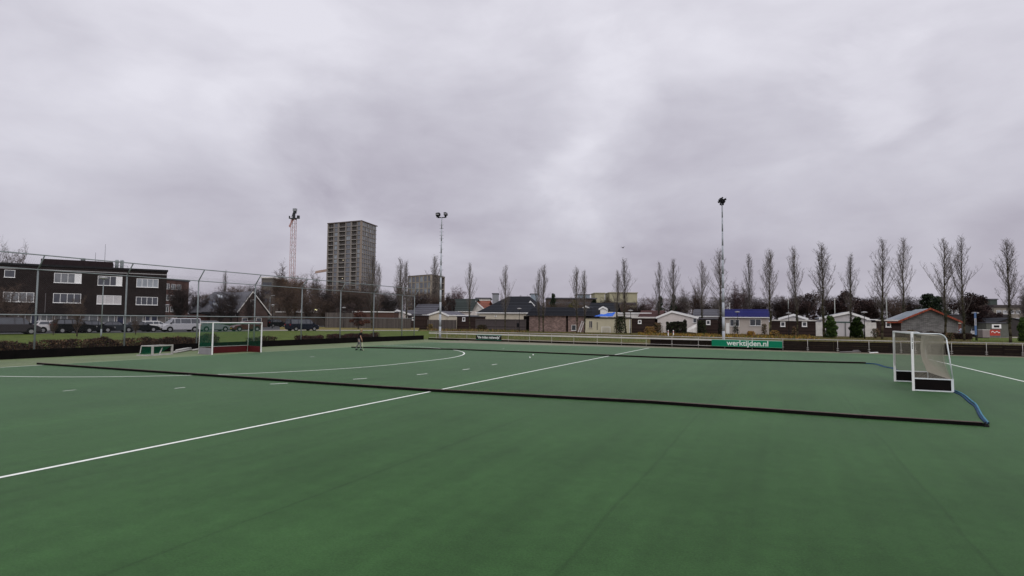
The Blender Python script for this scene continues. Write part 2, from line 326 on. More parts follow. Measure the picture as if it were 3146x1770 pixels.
# verges, road and paths beyond the fences
BZ = 0.35                                         # the road lies a little above the pitch, the lawn rises to it
G2 = lambda px, py: tuple(gp(px, py, BZ)[:2])
near = [(-7.3, -60), (-7.3, -20), (-7.3, 0), (-7.3, 12), (-7.3, 24), (-7.3, 33), (-6.2, 34.2)]
mid_ = [(-16, -66), (-15, -22), (-14, -1), (-13, 12), (-12, 26), (-11, 37), (-7.8, 38.5)]
far_ = [G2(-1500, 1052), G2(-500, 1034.0), G2(0, 1026.0), G2(600, 1020.8), G2(870, 1016.4), G2(1290, 1016.6), G(1345, 1017.0)]
mb = MB(); n_ = len(near)
mb.v = [(*p, -.012) for p in near] + [(*p, .10) for p in mid_[:-1]] + [(*mid_[-1], -.0128)] + [(*p, BZ-.012) for p in far_[:-1]] + [(*far_[-1], -.0128)]
for r_ in (0, 1):
    for i in range(n_-1): mb.f.append((r_*n_+i, r_*n_+i+1, (r_+1)*n_+i+1, (r_+1)*n_+i)); mb.m.append(0)
o = mb.build('lawn', grassm); o['kind'] = 'structure'
sheet('road', [G2(-1500, 1052.2), G2(-500, 1034.2), G2(0, 1026.2), G2(600, 1021), G2(870, 1016.6), G2(1285, 1016.8), G2(1290, 1004), G2(900, 1000), G2(-900, 1000)], BZ-0.02, asphalt)
sheet('path', [G2(640, 1016.8), G2(880, 1015.6), G2(1285, 1016.4), G2(1285, 1014.5), G2(880, 1013.2)], BZ-.006, paving)
sheet('lawn', [G2(860, 1013.0), G2(1285, 1014.3), G2(1290, 1006), G2(860, 1004)], BZ-.010, mat('dry_lawn', (0.12, 0.12, 0.035), 0.95, scale=.5, col2=(0.25, 0.19, 0.07), spec=.1, bump=.5, bscale=8))
sheet('verge', [(-6.8, 33.0)] + FAR[1:] + [G(3300, 1030), G(3100, 1012), G(1320, 1004), G(1310, 1017)], -0.013, litter)
sheet('path', [G(2985, 1036), G(3200, 1039.5), G(3200, 1036.5), G(2985, 1033.5)], -0.005, paving)
sheet('lawn', [G(2985, 1050), G(3200, 1053), G(3200, 1041), G(2985, 1037)], -0.006, grassm)
sheet('path', [G(1320, 1017.5), G(1700, 1026), G(2405, 1042), G(3150, 1061), G(3150, 1058.5), G(2405, 1040), G(1700, 1024), G(1320, 1015.8)], -0.0075, mat('trodden_path', (0.17, 0.15, 0.11), 0.9, 0.25, 0.8))
sheet('lawn', [G(1296, 1036), G(1990, 1052), G(1990, 1036), G(1296, 1020)], -0.0085, mat('mossy_lawn', (0.05, 0.085, 0.015), 0.95, scale=0.5, col2=(0.13, 0.12, 0.045), spec=0.1, bump=0.5, bscale=10))
sheet('parking_area', [G(2930, 1029), G(3250, 1032), G(3250, 1012), G(2930, 1010)], -0.007, asphalt)
# scattered fallen leaves and grass tufts: nobody could count them
def tufts(name, quad, n, size, cols, seed, label, cat, hmax=0.12):
    rnd = random.Random(seed); mb = MB(); q = [Vector(p) for p in quad]
    for _ in range(n):
        a, b = rnd.random(), rnd.random(); p = (q[0]*(1-a)+q[1]*a)*(1-b) + (q[3]*(1-a)+q[2]*a)*b
        mi = rnd.randrange(len(cols)); h = rnd.uniform(.3, 1)*hmax; w = size*rnd.uniform(.5, 1.2); an = rnd.uniform(0, 6.3); dx, dy = math.cos(an)*w, math.sin(an)*w; lx, ly = rnd.gauss(0, h*.5), rnd.gauss(0, h*.5)
        mb.add([(p.x-dx, p.y-dy, -.02), (p.x+dx, p.y+dy, -.02), (p.x+lx, p.y+ly, h)], [(0, 1, 2)], mi)
    o = mb.build(name, cols); tag(o, label, cat, kind='stuff'); return o
g1 = mat('grass_blade', (0.05, 0.09, 0.014), 0.8, 0.4, 1.0); g2 = mat('grass_blade_light', (0.10, 0.15, 0.03), 0.8, 0.3, 1.0); g3 = mat('dry_blade', (0.23, 0.16, 0.06), 0.9, 0.3, 1.0); g4 = mat('brown_blade', (0.10, 0.055, 0.03), 0.9, 0.3, 1.0)
tufts('grass', [(-8, -30), (-8, 31), (-13.5, 31), (-15, -30)], 30000, 0.022, [g1, g1, g2], 1, 'short green grass on the verge between the hedge and the parked cars', 'grass', .10)
tufts('grass', [G(1315, 1036), G(3146, 1075), G(3146, 1047), G(1315, 1014)], 30000, 0.045, [g1, g2, g3, g4], 2, 'rough grass and fallen leaves under the row of bare poplars', 'grass', 0.09)
tufts('ground_cover', [G(1960, 1032), G(2520, 1043), G(2480, 1030), G(1960, 1020)], 9000, 0.07, [g3, mat('ochre_blade', (0.36, 0.20, 0.03), 0.9, 0.3, 1.0), g4, g1], 3, 'ochre and brown low ground cover in front of the blue roofed chalet', 'ground cover', 0.38)
tufts('dead_grass', [G(1320, 1018), G(1620, 1021), G(1620, 1010), G(1320, 1009)], 5000, 0.06, [g3, g3, g1, g4], 4, 'tall yellowed grass along the foot of the left timber fence', 'grass', 0.6)

# ------------------------------------------------------------------ pitch boards and fences
def beam(name, pts, label):
    a = Vector(pts[0]); t = thing(name, label, 'board', (a[0], a[1], 0), 0, 'black boards laid across the pitch')
    mb = MB(); mt = MB(); H, Wd = 0.10, 0.085
    P = [Vector(p)-a for p in pts]
    Q = [P[0]]                                    # 3 m lengths butted end to end with a slight wander
    rnd = random.Random(3)
    for p, q in zip(P[:-1], P[1:]):
        n = max(1, round((q-p).length/3.0))
        for i in range(1, n+1): Q.append(p.lerp(q, i/n) + (Vector((0, rnd.uniform(-.018, .018))) if i < n else Vector((0, 0))))
    for p, q in zip(Q[:-1], Q[1:]):
        d = (q-p).normalized(); n = Vector((-d.y, d.x))*Wd/2; q2 = q-d*0.004
        c = [p-n, q2-n, q2+n, p+n]
        mb.slab([(v.x, v.y) for v in c], 0.003, H-0.012); mt.slab([(v.x+0, v.y) for v in [p-n*.96, q2-n*.96, q2+n*.96, p+n*.96]], H-0.012, H)
    mb.build('body', black, t); mt.build('top_edge', mat('pale_board_edge', (0.13, 0.10, 0.09), 0.8, 0.3, 2.5), t); return t  # top strip in a paler brown than the black body
beam('boundary_board', [G(115, 1120), G(1300, 1202), G(2000, 1240), G(2650, 1286), (38.45, -11.2)], 'long black board with paler top edge lying across the pitch nearest the camera')
beam('boundary_board', [G(1080, 1068.5), G(1400, 1075), G(2000, 1099), G(2500, 1113.5), G(2660, 1117.5)], 'long black board lying across the pitch farther away behind the white goal')
def kick(name, pts, H, m, label, cat='board', th=0.04, cap=None):
    a = Vector(pts[0]); t = thing(name, label, cat, (a.x, a.y, 0)); mb = MB(); mc = MB()
    for p, q in zip(pts[:-1], pts[1:]):
        p = Vector(p)-a; q = Vector(q)-a; d = (q-p).normalized(); n = Vector((-d.y, d.x))*th/2
        k = max(1, round((q-p).length/4))
        for i in range(k):
            u = p.lerp(q, i/k); v = p.lerp(q, (i+1)/k)-d*0.01
            mb.slab([tuple(u-n), tuple(v-n), tuple(v+n), tuple(u+n)], -0.02, H)
            if cap: mc.slab([tuple(u-n*1.5), tuple(v-n*1.5), tuple(v+n*1.5), tuple(u+n*1.5)], H, H+0.03)
    mb.build('panel', m, t)
    if cap: mc.build('cap', cap, t)
    return t
kick('kickboard', [(-6.25, -24), (-6.3, -10), (-6.45, 8), (-6.2, 20), (-5.4, 31.6)], 0.52, black, 'tall black kickboard along the foot of the high mesh fence')
kick('kickboard', [(-5.0, 32.0), *[(x, y+0.06) for x, y in FAR[1:4]]], 0.19, black, 'low black kickboard under the far white railing')

# high ball-stop fence behind the left goal
FX = -7.0
def planeX(px, py, X=FX):
    r = ray(px, py); t = (X-CAM.x)/r.x; return CAM + r*t
posts = [(114.6, 823), (None, None), (603, 875), (783, 883), (928, 888), (1048, 894), (1150, 900)]
ys = []
for px in (-190, 114.6, 389, 610, 785, 929, 1048, 1150, 1237): ys.append(planeX(px, 880).y)
JH, AH, AX = 5.35, 6.15, 0.62
hf = thing('ball_stop_fence', 'tall grey steel mesh fence with bent post tops behind the left goal', 'fence', (FX, ys[0], 0))
ys.append(31.9)
for y in ys:
    mb = MB(); y0 = y-ys[0]; mb.tube((0, y0, -.05), (0, y0, JH), 0.055, 0.05); mb.tube((0, y0, JH-.02), (AX, y0, AH), 0.042, 0.04); mb.build('post', galv, hf, True)
Lf = ys[-1]-ys[0]
for (x, z, r_) in ((AX, AH, 0.035), (0.06, JH-.05, 0.03), (0.06, 2.56, 0.035)):
    MB().tube((x, -2.5, z), (x, Lf, z), r_).build('rail', galv, hf, True)
mb = MB(); sp = 0.115; wr = 0.0019
n = int((Lf+2.5+JH)/sp)
for i in range(n):
    y = -2.5-JH + i*sp
    for s in (1, -1):                             # slanting wires of the mesh
        a, b = (y, 0.3), (y+JH, JH+.25)
        if s < 0: a, b = (y+JH, 0.3), (y, JH+.25)
        # clip to the fence length
        pts = []
        (y1, z1), (y2, z2) = a, b
        def clip(yv): return z1 + (z2-z1)*(yv-y1)/(y2-y1)
        lo, hi = -2.5, Lf
        if y1 < lo: z1, y1 = clip(lo), lo
        if y2 < lo: z2, y2 = clip(lo), lo
        if y1 > hi: z1, y1 = clip(hi), hi
        if y2 > hi: z2, y2 = clip(hi), hi
        if abs(y2-y1) < .05: continue
        mb.tube((0.07, y1, z1), (0.07, y2, z2), wr, wr, 3, 0, False)
for i in range(int((Lf+2.5)/sp)):
    y = -2.5+i*sp; mb.tube((0.05, y, JH), (AX, y, AH), wr, wr, 3, 0, False)
o = mb.build('mesh', galv_dark, hf)

# railing along the far side
rl = thing('railing', 'white steel spectator railing along the far side of the pitch', 'railing', (FAR[0][0], FAR[0][1], 0))
o0 = Vector(FAR[0]); fp = [Vector(p)-o0 for p in FAR]
fp[0] = Vector((-5.1, 32.35))-o0
cumt = 0
railpaint = mat('railing_white', (0.56, 0.54, 0.52), 0.5, 0.12, 2)
mbt = MB(); mbb = MB(); mbk = MB()
for i, (p, q) in enumerate(zip(fp[:-1], fp[1:])):
    mbt.tube((*p, 1.02), (*q, 1.02), 0.032, n=8)
    if i < 3: mbb.tube((*p, 0.24), (*q, 0.24), 0.02, n=6)
mbt.build('top_rail', mat('railing_grey', (0.46, 0.44, 0.42), .6, .15, 2), rl, True); mbb.build('bottom_rail', railpaint, rl, True)
d_ = []
for p, q in zip(fp[:3], fp[1:4]):                # broad white plank under the top rail, front side
    d = (q-p).normalized(); nn = Vector((d.y, -d.x))*0.045; nb = Vector((d.y, -d.x))*0.07
    mbk.slab([tuple(p+nn), tuple(q+nn), tuple(q+nb), tuple(p+nb)], 0.73, 0.87)
mbk.build('plank', railpaint, rl)
def fence_at(px):                                 # point on the railing line seen at a column
    best = None
    for p, q in zip(fp[:-1], fp[1:]):
        p3 = p+o0; q3 = q+o0; r = ray(px, hz(px)); a = q3-p3
        M = Matrix(((a.x, -r.x), (a.y, -r.y))); 
        if abs(M.determinant()) < 1e-9: continue
        s, t = M.inverted() @ Vector((CAM.x-p3.x, CAM.y-p3.y))
        if -0.001 <= s <= 1.001 and t > 0: best = (p3 + a*s, math.atan2(a.y, a.x))
    return best
for px in (1341, 1374, 1435, 1562, 1627, 1695, 1763, 1835, 1909, 1985, 2064, 2145, 2226, 2310, 2404, 2480, 2572, 2668, 2766, 2810, 2921, 3028, 3139, 3250):
    r_ = fence_at(px)
    if not r_: continue
    p, an = r_; q = p-o0; mb = MB(); mb.tube((q.x, q.y, -.03), (q.x, q.y, 1.0), 0.020, n=6)
    d = Vector((math.cos(an), math.sin(an)))
    for zz in ((0.30, 0.14) if px > 2410 else (0.32,)):
        mb.tube((*(q-d*.09), zz), (*(q+d*.09), zz), 0.018, n=6)
    mb.build('post', mat('railing_grey', (0, 0, 0)), rl, True)
# dark plank wall behind the railing
pw = MB(); plank = mat('dark_planks', (0.015, 0.010, 0.009), 0.9, 0.4, 3, stretch=(0.3, 0.3, 6), bump=0.4)
w0 = fence_at(1995)[0]; pw0 = w0
wl = thing('plank_wall', 'dark stained plank wall behind the far railing on the right', 'wall', (w0.x, w0.y, 0))
wp = [w0, Vector(FAR[3]), Vector(FAR[4]), Vector(FAR[5])]
rnd = random.Random(5)
for p, q in zip(wp[:-1], wp[1:]):
    d = (q-p).normalized(); nn = Vector((-d.y, d.x)); k = max(1, round((q-p).length/3.6))
    for i in range(k):
        a = p.lerp(q, i/k)-w0; b = p.lerp(q, (i+1)/k)-w0-d*0.02
        for j in range(5):
            off = 0.22+rnd.uniform(0, .035); zb = 0.02+j*0.168+rnd.uniform(0, .006)
            pw.slab([tuple(a+nn*off), tuple(b+nn*off), tuple(b+nn*(off+.03)), tuple(a+nn*(off+.03))], zb, zb+0.163)
        pw.slab([tuple(a+nn*.29), tuple(a+d*.1+nn*.29), tuple(a+d*.1+nn*.39), tuple(a+nn*.39)], -.02, 0.86)
pw.build('planks', plank, wl)
# kerb along the far edge
kb = MB()
for p, q in zip(FAR[:-1], FAR[1:]):
    p = Vector(p); q = Vector(q); d = (q-p).normalized(); n = Vector((d.y, -d.x))
    kb.slab([tuple(p+n*.12), tuple(q+n*.12), tuple(q+n*.26), tuple(p+n*.26)], -.02, 0.035)
o = kb.build('kerb', mat('mossy_kerb', (0.20, 0.17, 0.14), 0.9, 0.25, 1.5)); o['kind'] = 'structure'

# advertising boards
def text_mesh(body, size, m, parent, loc, name='lettering', bold=0.0, extr=0.004, sx=1.0):
    cu = bpy.data.curves.new(name, 'FONT'); cu.body = body; cu.size = size; cu.align_x = 'CENTER'; cu.align_y = 'CENTER'; cu.offset = bold; cu.extrude = extr
    to = bpy.data.objects.new('tmp', cu); COL.objects.link(to); dg = bpy.context.evaluated_depsgraph_get(); dg.update()
    me = bpy.data.meshes.new_from_object(to.evaluated_get(dg)); bpy.data.objects.remove(to)
    me.transform(Matrix.Scale(sx, 4, (1, 0, 0))); me.transform(Matrix.Rotation(R(90), 4, 'X')); me.materials.clear(); me.materials.append(m)
    o = bpy.data.objects.new(name, me); COL.objects.link(o); o.parent = parent; o.location = loc; return o
def advert(x0, x1, z0, z1, m, body, size, bold, label, tz, sx=1.0, toff=0.0):
    (a, an), (b, _) = fence_at(x0), fence_at(x1); d = (b-a); w = d.length; an = math.atan2(d.y, d.x)
    nn = Vector((math.sin(an), -math.cos(an)))*0.12
    t = thing('advertising_board', label, 'sign', (a.x+nn.x, a.y+nn.y, 0), an)
    MB().box(0, w, -0.012, 0.0, z0, z1).build('panel', m, t)
    fr = MB(); fr.box(0, w, -0.02, 0.006, z1, z1+.03); fr.box(0, w, -0.02, .006, z0-.02, z0); fr.build('frame', mat('board_frame', tuple(c*1.2+0.06 for c in ((0.03, 0.3, 0.16) if 'green' in label else (0.01, .01, .01))), 0.5), t)
    text_mesh(body, size, mat('sign_lettering', (0.72, 0.78, 0.74), 0.5, 0.05), t, (w/2+toff, -0.018, tz), bold=bold, sx=sx); return t
green = mat('board_green', (0.004, 0.195, 0.10), 0.45, 0.06, 0.8)
advert(2187, 2403, 0.26, 0.80, green, 'werktijden.nl', 0.66, 0.012, 'green advertising board with white lettering hanging on the far railing', 0.545, 1.02, 0.12)
advert(1465, 1543, 0.19, 0.70, mat('board_black', (0.012, 0.012, 0.013), 0.45, 0.1), '"the indian maharadja"', 0.40, 0.010, 'black advertising board with white lettering hanging on the far railing', 0.45, 0.86)

# ------------------------------------------------------------------ floodlight masts
def mast(base, H, rz, label):
    t = thing('floodlight_mast', label, 'floodlight mast', base, rz, 'floodlight masts beside the pitch'); headm = mat('floodlight_housing', (0.022, 0.022, 0.026), .6, .2, 3)
    mb = MB(); n = 10
    for i in range(n): mb.tube((0, 0, H*i/n-(.1 if i == 0 else 0)), (0, 0, H*(i+1)/n), 0.15-0.09*i/n, 0.15-0.09*(i+1)/n, 12)
    mb.build('pole', mat('mast_steel', (0.40, 0.43, 0.47), 0.6, 0.06, 1.5), t, True)
    z = 3.0; k = 0
    while z < H-.8:
        mb = MB(); sides = (1, -1) if z > H-3.2 else ((1,) if k % 2 else (-1,))
        for s in sides: mb.tube((s*.05, 0, z), (s*(0.27+.05*(1-z/H)), 0, z+.03), 0.016, n=5)
        mb.build('climbing_step', galv_dark, t); z += 0.44; k += 1
    MB().box(-.55, .55, -.05, .05, H-.12, H-.02).build('crossbar', blackm, t)
    for (x, y, a) in ((-.56, -.12, 24), (-.48, .14, -12), (.48, .12, -30), (.56, -.14, 14)):
        mb = MB(); c = Matrix.Translation((x, y, H+.27+(.1 if y > 0 else 0))) @ Matrix.Rotation(R(a), 4, 'Z') @ Matrix.Rotation(R(-22), 4, 'X')
        def add(x0, x1, y0, y1, z0, z1, mi):
            k = len(mb.v); mb.box(x0, x1, y0, y1, z0, z1, mi)
            for i in range(k, len(mb.v)): mb.v[i] = tuple(c @ Vector(mb.v[i]))
        add(-.20, .20, -.18, .10, -.10, .10, 0); add(-.22, .22, -.27, .13, .10, .12, 0); add(-.17, .17, -.195, -.182, -.08, .08, 1); add(-.10, .10, .14, .28, -.08, .08, 0)
        fl = mb.build('floodlight', [headm, darkglass], t)
        m2 = MB(); m2.tube((x*.8, y*.8, H-.05), (x, y, H+.2), 0.05, n=6); m2.box(x-.1, x+.1, y-.08, y+.08, H-.05, H+.12); m2.build('bracket', blackm, t)
    return t
b1 = B(1352.5, 74.5); h1 = W(1360, 664, 74.5).z
mast(b1, h1, R(10), 'tall galvanised floodlight mast with two separate lamp clusters, left of the middle')
b2 = B(2222.5, 62.0); h2 = W(2225, 622, 62.0).z
mast(b2, h2, R(100), 'tall galvanised floodlight mast with one compact lamp cluster behind the green board')

# ------------------------------------------------------------------ goals
def lerp(a, b, t): return tuple(a[i]+(b[i]-a[i])*t for i in range(3))
def net(A, Bc, C, D, sp, r, sag=(0, 0, 0), seg=7):
    """lattice over quad A(top left) B(top right) C(bottom right) D(bottom left); sag bends the middle"""
    mb = MB(); A, Bc, C, D = map(Vector, (A, Bc, C, D)); sag = Vector(sag)
    def pt(u, v):
        p = (A*(1-u)+Bc*u)*(1-v) + (D*(1-u)+C*u)*v
        return p + sag*math.sin(math.pi*v)*(0.45+0.55*math.sin(math.pi*u))
    wu = max((Bc-A).length, (C-D).length); hv = max((D-A).length, (C-Bc).length); nu = int(wu/sp); nv = int(hv/sp)
    for i in range(nu+1):
        u = i/nu
        for k in range(seg): mb.tube(pt(u, k/seg), pt(u, (k+1)/seg), r, r, 3, 0, False)
    for j in range(nv+1):
        v = j/nv
        for k in range(seg): mb.tube(pt(k/seg, v), pt((k+1)/seg, v), r, r, 3, 0, False)
    return mb
def hockey_goal(loc, rz, label, board_m, side_m, net_m, depth_top, depth, netsp, netr, curved, sag, frame_m):
    # local: opening faces -x, width along y, ground z=0
    t = thing('hockey_goal', label, 'goal', loc, rz); hw, H, bh = 1.83+.04, 2.17, 0.46
    for s in (-1, 1): MB().box(-.04, .04, s*hw-.028, s*hw+.028, 0.0, H).build('post', white, t)
    MB().box(-.04, .04, -hw+.028, hw-.028, H-.06, H).build('crossbar', white, t)
    if curved:
        mk = MB()
        for q_ in range(7): mk.box(-.012, .012, -hw-.031, -hw-.0285, 1.55+q_*.055+(.05 if q_ > 3 else 0), 1.59+q_*.055+(.05 if q_ > 3 else 0))
        mk.build('post_marks', blackm, t)
    for s in (-1, 1):
        y = s*hw; mb = MB()
        if curved:
            pts = [(0.03, y, H-.04), (depth_top-.25, y, H-.05)]
            for k in range(1, 7):
                a = k/6*R(76); pts.append((depth_top-.25+math.sin(a)*.26, y, H-.05-.26*(1-math.cos(a))))
            pts.append((depth, y, bh)); mb.path(pts, 0.022, 8)
        else:
            mb.path([(0.03, y, H-.04), (depth_top, y, H-.04), (depth_top+.02, y, H-.1), (depth-.03, y, .12), (depth, y, .02)], 0.022, 8)
        mb.build('stay', frame_m, t, True)
        sb = MB(); sb.box(0.045, depth, y-.012, y+.012, .05 if curved else .0, bh-.02); p = sb.build('side_board', [side_m, board_m], t); k_in = [f.index for f in p.data.polygons if f.normal.y*s < -.9]
        for q_ in k_in: p.data.polygons[q_].material_index = 1
        if curved:
            fr = MB(); fr.box(.045, depth+.02, y-.03, y+.03, bh-.02, bh+.02); fr.box(.045, depth+.02, y-.03, y+.03, 0.005, .045); fr.box(depth-.06, depth+.02, y-.028, y+.028, .045, bh-.02); fr.build('board_frame', frame_m, t)
    MB().box(depth-.02, depth+.01, -hw+.03, hw-.03, 0, bh).build('backboard', board_m, t)
    if not curved:
        MB().box(depth-.025, depth+.015, -hw+.03, hw-.03, bh, bh+.02).build('board_trim', frame_m, t)
        mb = MB(); mb.tube((depth_top, 0.95, H-.05), (depth-.03, 0.95, bh), .018, n=6); mb.build('net_bar', frame_m, t, True)
    zt = H-.06
    back = net((depth_top-.05, -hw, zt-.05), (depth_top-.05, hw, zt-.05), (depth-.05, hw, bh), (depth-.05, -hw, bh), netsp, netr, (-sag, 0, -.02))
    top = net((0.02, -hw, zt), (0.02, hw, zt), (depth_top-.05, hw, zt-.05), (depth_top-.05, -hw, zt-.05), netsp, netr, (0, 0, -.06), 5)
    back.v += []; o = len(back.v); back.v += top.v; back.f += [tuple(i+o for i in f) for f in top.f]; back.m += top.m
    for s in (-1, 1):
        sd_ = net((0.02, s*hw, zt), (depth_top-.05, s*hw, zt-.05), (depth-.05, s*hw, bh), (0.02, s*hw, bh), netsp, netr, (-.12 if curved else 0, -s*(.16 if curved else .05), 0))
        o = len(back.v); back.v += sd_.v; back.f += [tuple(i+o for i in f) for f in sd_.f]; back.m += sd_.m
    back.build('net', net_m, t); return t
netw = mat('pale_net', (0.36, 0.335, 0.28), 0.9, 0.1); netg = mat('green_net', (0.010, 0.14, 0.075), 0.8, 0.15)
gfar = gp(2750, 1172); gnear = gp(2806, 1200); gc = (gfar+gnear)/2; ga = math.atan2(gfar.y-gnear.y, gfar.x-gnear.x)-R(90)
hockey_goal((gc.x, gc.y, 0), ga, 'white hockey goal with pale net and black boards standing on the right of the pitch', black, black, netw, 1.06, 1.22, 0.040, 0.0040, True, 0.30, mat('goal_grey_white', (0.72, 0.76, 0.78), 0.45, 0.08))
ga_, gb_ = gp(657, 1090), gp(797, 1083); gc2 = (ga_+gb_)/2; ga2 = math.atan2(gb_.y-ga_.y, gb_.x-ga_.x)-R(90)+R(180)
hockey_goal((gc2.x, gc2.y, 0), ga2, 'white hockey goal with green net and dark red boards on the far goal line', mat('oxblood_board', (0.085, 0.012, 0.014), 0.6, 0.2, 1.5), mat('grey_side_board', (0.26, 0.25, 0.27), 0.7, 0.12, 1.5), netg, 1.45, 1.55, 0.06, 0.0032, False, 0.1, white)
# small practice goal by the kickboard
m0, m1 = gp(468, 1093), gp(528, 1089); mr_ = math.atan2(m1.y-m0.y, m1.x-m0.x)
dirty2 = mat('scuffed_goal_paint', (0.42, 0.41, 0.39), .7, .2, 3)
tm = thing('practice_goal', 'small white practice goal with torn green net left of the far goal', 'goal', (m0.x, m0.y, 0), mr_)
wm = (m1-m0).length; hm = 0.66
for x in (0, wm): MB().box(x-.05, x+.05, -.05, .05, 0, hm).build('post', dirty2, tm)
MB().box(.05, wm-.05, -.04, .04, hm-.08, hm).build('crossbar', dirty2, tm)
fb = MB(); fb.box(-.45, wm+.0, -.12, -.051, 0.0, .09); fb.box(-.45, -.36, -.05, .8, 0, .07); fb.path([(0, .05, hm-.05), (-.1, .8, hm-.05)], .035); fb.path([(wm, .05, hm-.05), (wm-.1, .8, hm-.05), (-.1, .8, hm-.05)], .03); fb.path([(-.1, .8, hm-.05), (-.2, .8, .04)], .03)
fb.path([(wm*.35, -.02, .1), (wm*.35+.5, .3, hm*.7)], .035); fb.build('base_frame', dirty2, tm)
nb = net((0, .03, hm-.05), (wm, .03, hm-.05), (wm-.2, .75, .1), (-.3, .75, .1), .055, .008, (0, .15, -.12)); nb2 = net((0, .03, hm-.05), (-.1, .8, hm-.05), (-.2, .8, .05), (0, .05, .05), .055, .007, (0.1, 0, 0))
o = len(nb.v); nb.v += nb2.v; nb.f += [tuple(i+o for i in f) for f in nb2.f]; nb.m += nb2.m; nb.build('net', netg, tm)
# lying goal frames / tubes
def lying(a, b, r, m, label, extra=()):
    t = thing('lying_frame', label, 'frame', (a[0], a[1], 0)); L_ = Vector((b[0]-a[0], b[1]-a[1], 0)); mb = MB(); n = L_.normalized(); s = Vector((-n.y, n.x, 0))
    for off, z, k0, k1 in [(0, r, 0, 1)] + list(extra):
        mb.tube(L_*k0 + s*off + Vector((0, 0, z)), L_*k1 + s*off + Vector((0, 0, z+.02)), r, n=8)
    mb.build('tubes', m if m is not white_dirty else dirty2, t, True); return t
lying(gp(538, 1086), gp(588, 1077), 0.06, white_dirty, 'pile of dirty white goal tubes lying beside the practice goal', [(.14, .06, .05, .9), (.07, .17, .1, 1.02), (.28, .06, .2, 1.0), (.2, .17, .25, .98)])
lying(gp(592, 1079), gp(615, 1076), 0.07, white_dirty, 'short white tube lying against the kickboard just left of the far goal')
lying(gp(2580, 1084), gp(2656, 1083.5), 0.055, mat('grey_tube', (0.16, 0.15, 0.15), 0.6), 'grey goal frame lying at the foot of the dark plank wall', [(.1, .06, .3, 1), (.06, .16, .55, 1.0)])
lying(gp(2672, 1086), gp(2748, 1083), 0.045, white, 'white tube lying at the foot of the plank wall behind the right goal')

# blue flat hoses that tie the boards to the goal
def hose(pts, wd, m, name, label, th=0.035, parent=None, z0=0.006):
    a = Vector((pts[0][0], pts[0][1], 0)); t = thing(name, label, 'strap', a) if parent is None else parent
    P = [Vector((p[0], p[1], p[2] if len(p) > 2 else 0))-a for p in pts]; Q = []
    for i in range(len(P)-1):                    # catmull-rom
        p0, p1, p2, p3 = P[max(0, i-1)], P[i], P[i+1], P[min(len(P)-1, i+2)]
        for k in range(6):
            u = k/6; Q.append(0.5*((2*p1)+(p2-p0)*u+(2*p0-5*p1+4*p2-p3)*u*u+(3*p1-p0-3*p2+p3)*u**3))
    Q.append(P[-1]); mb = MB(); n = len(Q)
    for i, p in enumerate(Q):
        d = (Q[min(n-1, i+1)]-Q[max(0, i-1)]).normalized(); s = Vector((-d.y, d.x, 0)); tw = 0.25*math.sin(i*.9)
        up = Vector((0, 0, 1)); w1 = s*math.cos(tw)*wd/2 + up*abs(math.sin(tw))*wd/2
        base = p + up*(z0+abs(math.sin(tw))*wd/2*.6)
        mb.v += [tuple(base-w1), tuple(base+w1), tuple(base+w1+up*th), tuple(base+s*0+up*(th*1.5)), tuple(base-w1+up*th)]
    for i in range(n-1):
        for k in range(5): mb.f.append((i*5+k, i*5+(k+1) % 5, i*5+5+(k+1) % 5, i*5+5+k)); mb.m.append(0)
    mb.build('strap' if parent is None else 'shadow_side', m, t, True); return t, a  # a run with a parent is the hose's shadow side, put in as dark blue
blue = mat('blue_strap', (0.07, 0.23, 0.33), 0.6, 0.15, 2); shadow_blue = mat('strap_shadow', (0.012, 0.05, 0.11), 0.7, 0.2, 2)
hp = [gp(2915, 1196), gp(2955, 1211), gp(2985, 1234), gp(3000, 1247), gp(3017, 1278), gp(3037, 1303)]
h_t, ha = hose([(p.x, p.y) for p in hp], 0.04, blue, 'hose', 'light blue flat hose running from the white goal to the near board end', 0.03)
mb = MB(); off = [gp(2913, 1199), gp(2952, 1215), gp(2979, 1238), gp(2996, 1251), gp(3012, 1282), gp(3034, 1305)]
hose([(ha.x, ha.y)]+[(p.x, p.y) for p in off], 0.06, shadow_blue, 'x', '', 0.02, parent=h_t, z0=.004)  # dark strip beside the light blue hose paints its shadow side
lp = MB(); c = Vector((-.08, .06, 0))
for k in range(14):
    a0, a1 = k/14*2*math.pi, (k+1)/14*2*math.pi
    lp.tube((c.x+.10+.10*math.cos(a0), c.y-.1+.02*math.sin(a0), .10+.09*math.sin(a0)), (c.x+.10+.10*math.cos(a1), c.y-.1+.02*math.sin(a1), .10+.09*math.sin(a1)), .02, n=6)
lp.build('loop', rubber, h_t, True)
hp = [gp(2660, 1118), gp(2690, 1120), gp(2715, 1128), gp(2748, 1136), (38.9, 2.2, 0)]
h2_, hb = hose([(p[0], p[1]) for p in hp], 0.05, mat('mid_blue_strap', (0.03, 0.10, 0.20), .6, .2, 2), 'hose', 'darker blue flat hose running from the farther board to the back of the white goal', 0.02)
hose([(hb.x, hb.y)]+[(p[0]+.06, p[1]-.10) for p in hp[1:]], 0.07, shadow_blue, 'x', '', 0.035, parent=h2_)
h2_['label'] = 'dark blue flat hose running from the farther board to the white goal'
# end stop of the near board
e = thing('end_weight', 'small black rubber weight at the end of the near board', 'weight', (38.50, -11.24, 0), R(20)); e.scale = (.6, .6, .6)
mb = MB(); mb.slab([(-.09, -.11), (.08, -.12), (.13, -.03), (.12, .10), (-.04, .13), (-.11, .05)], 0.003, .07); mb.slab([(-.05, -.07), (.06, -.07), (.07, .07), (-.05, .08)], .07, .13); mb.build('block', rubber, e)
MB().tube((-.02, 0, .14), (.05, 0, .19), .02, n=6).build('handle', rubber, e)
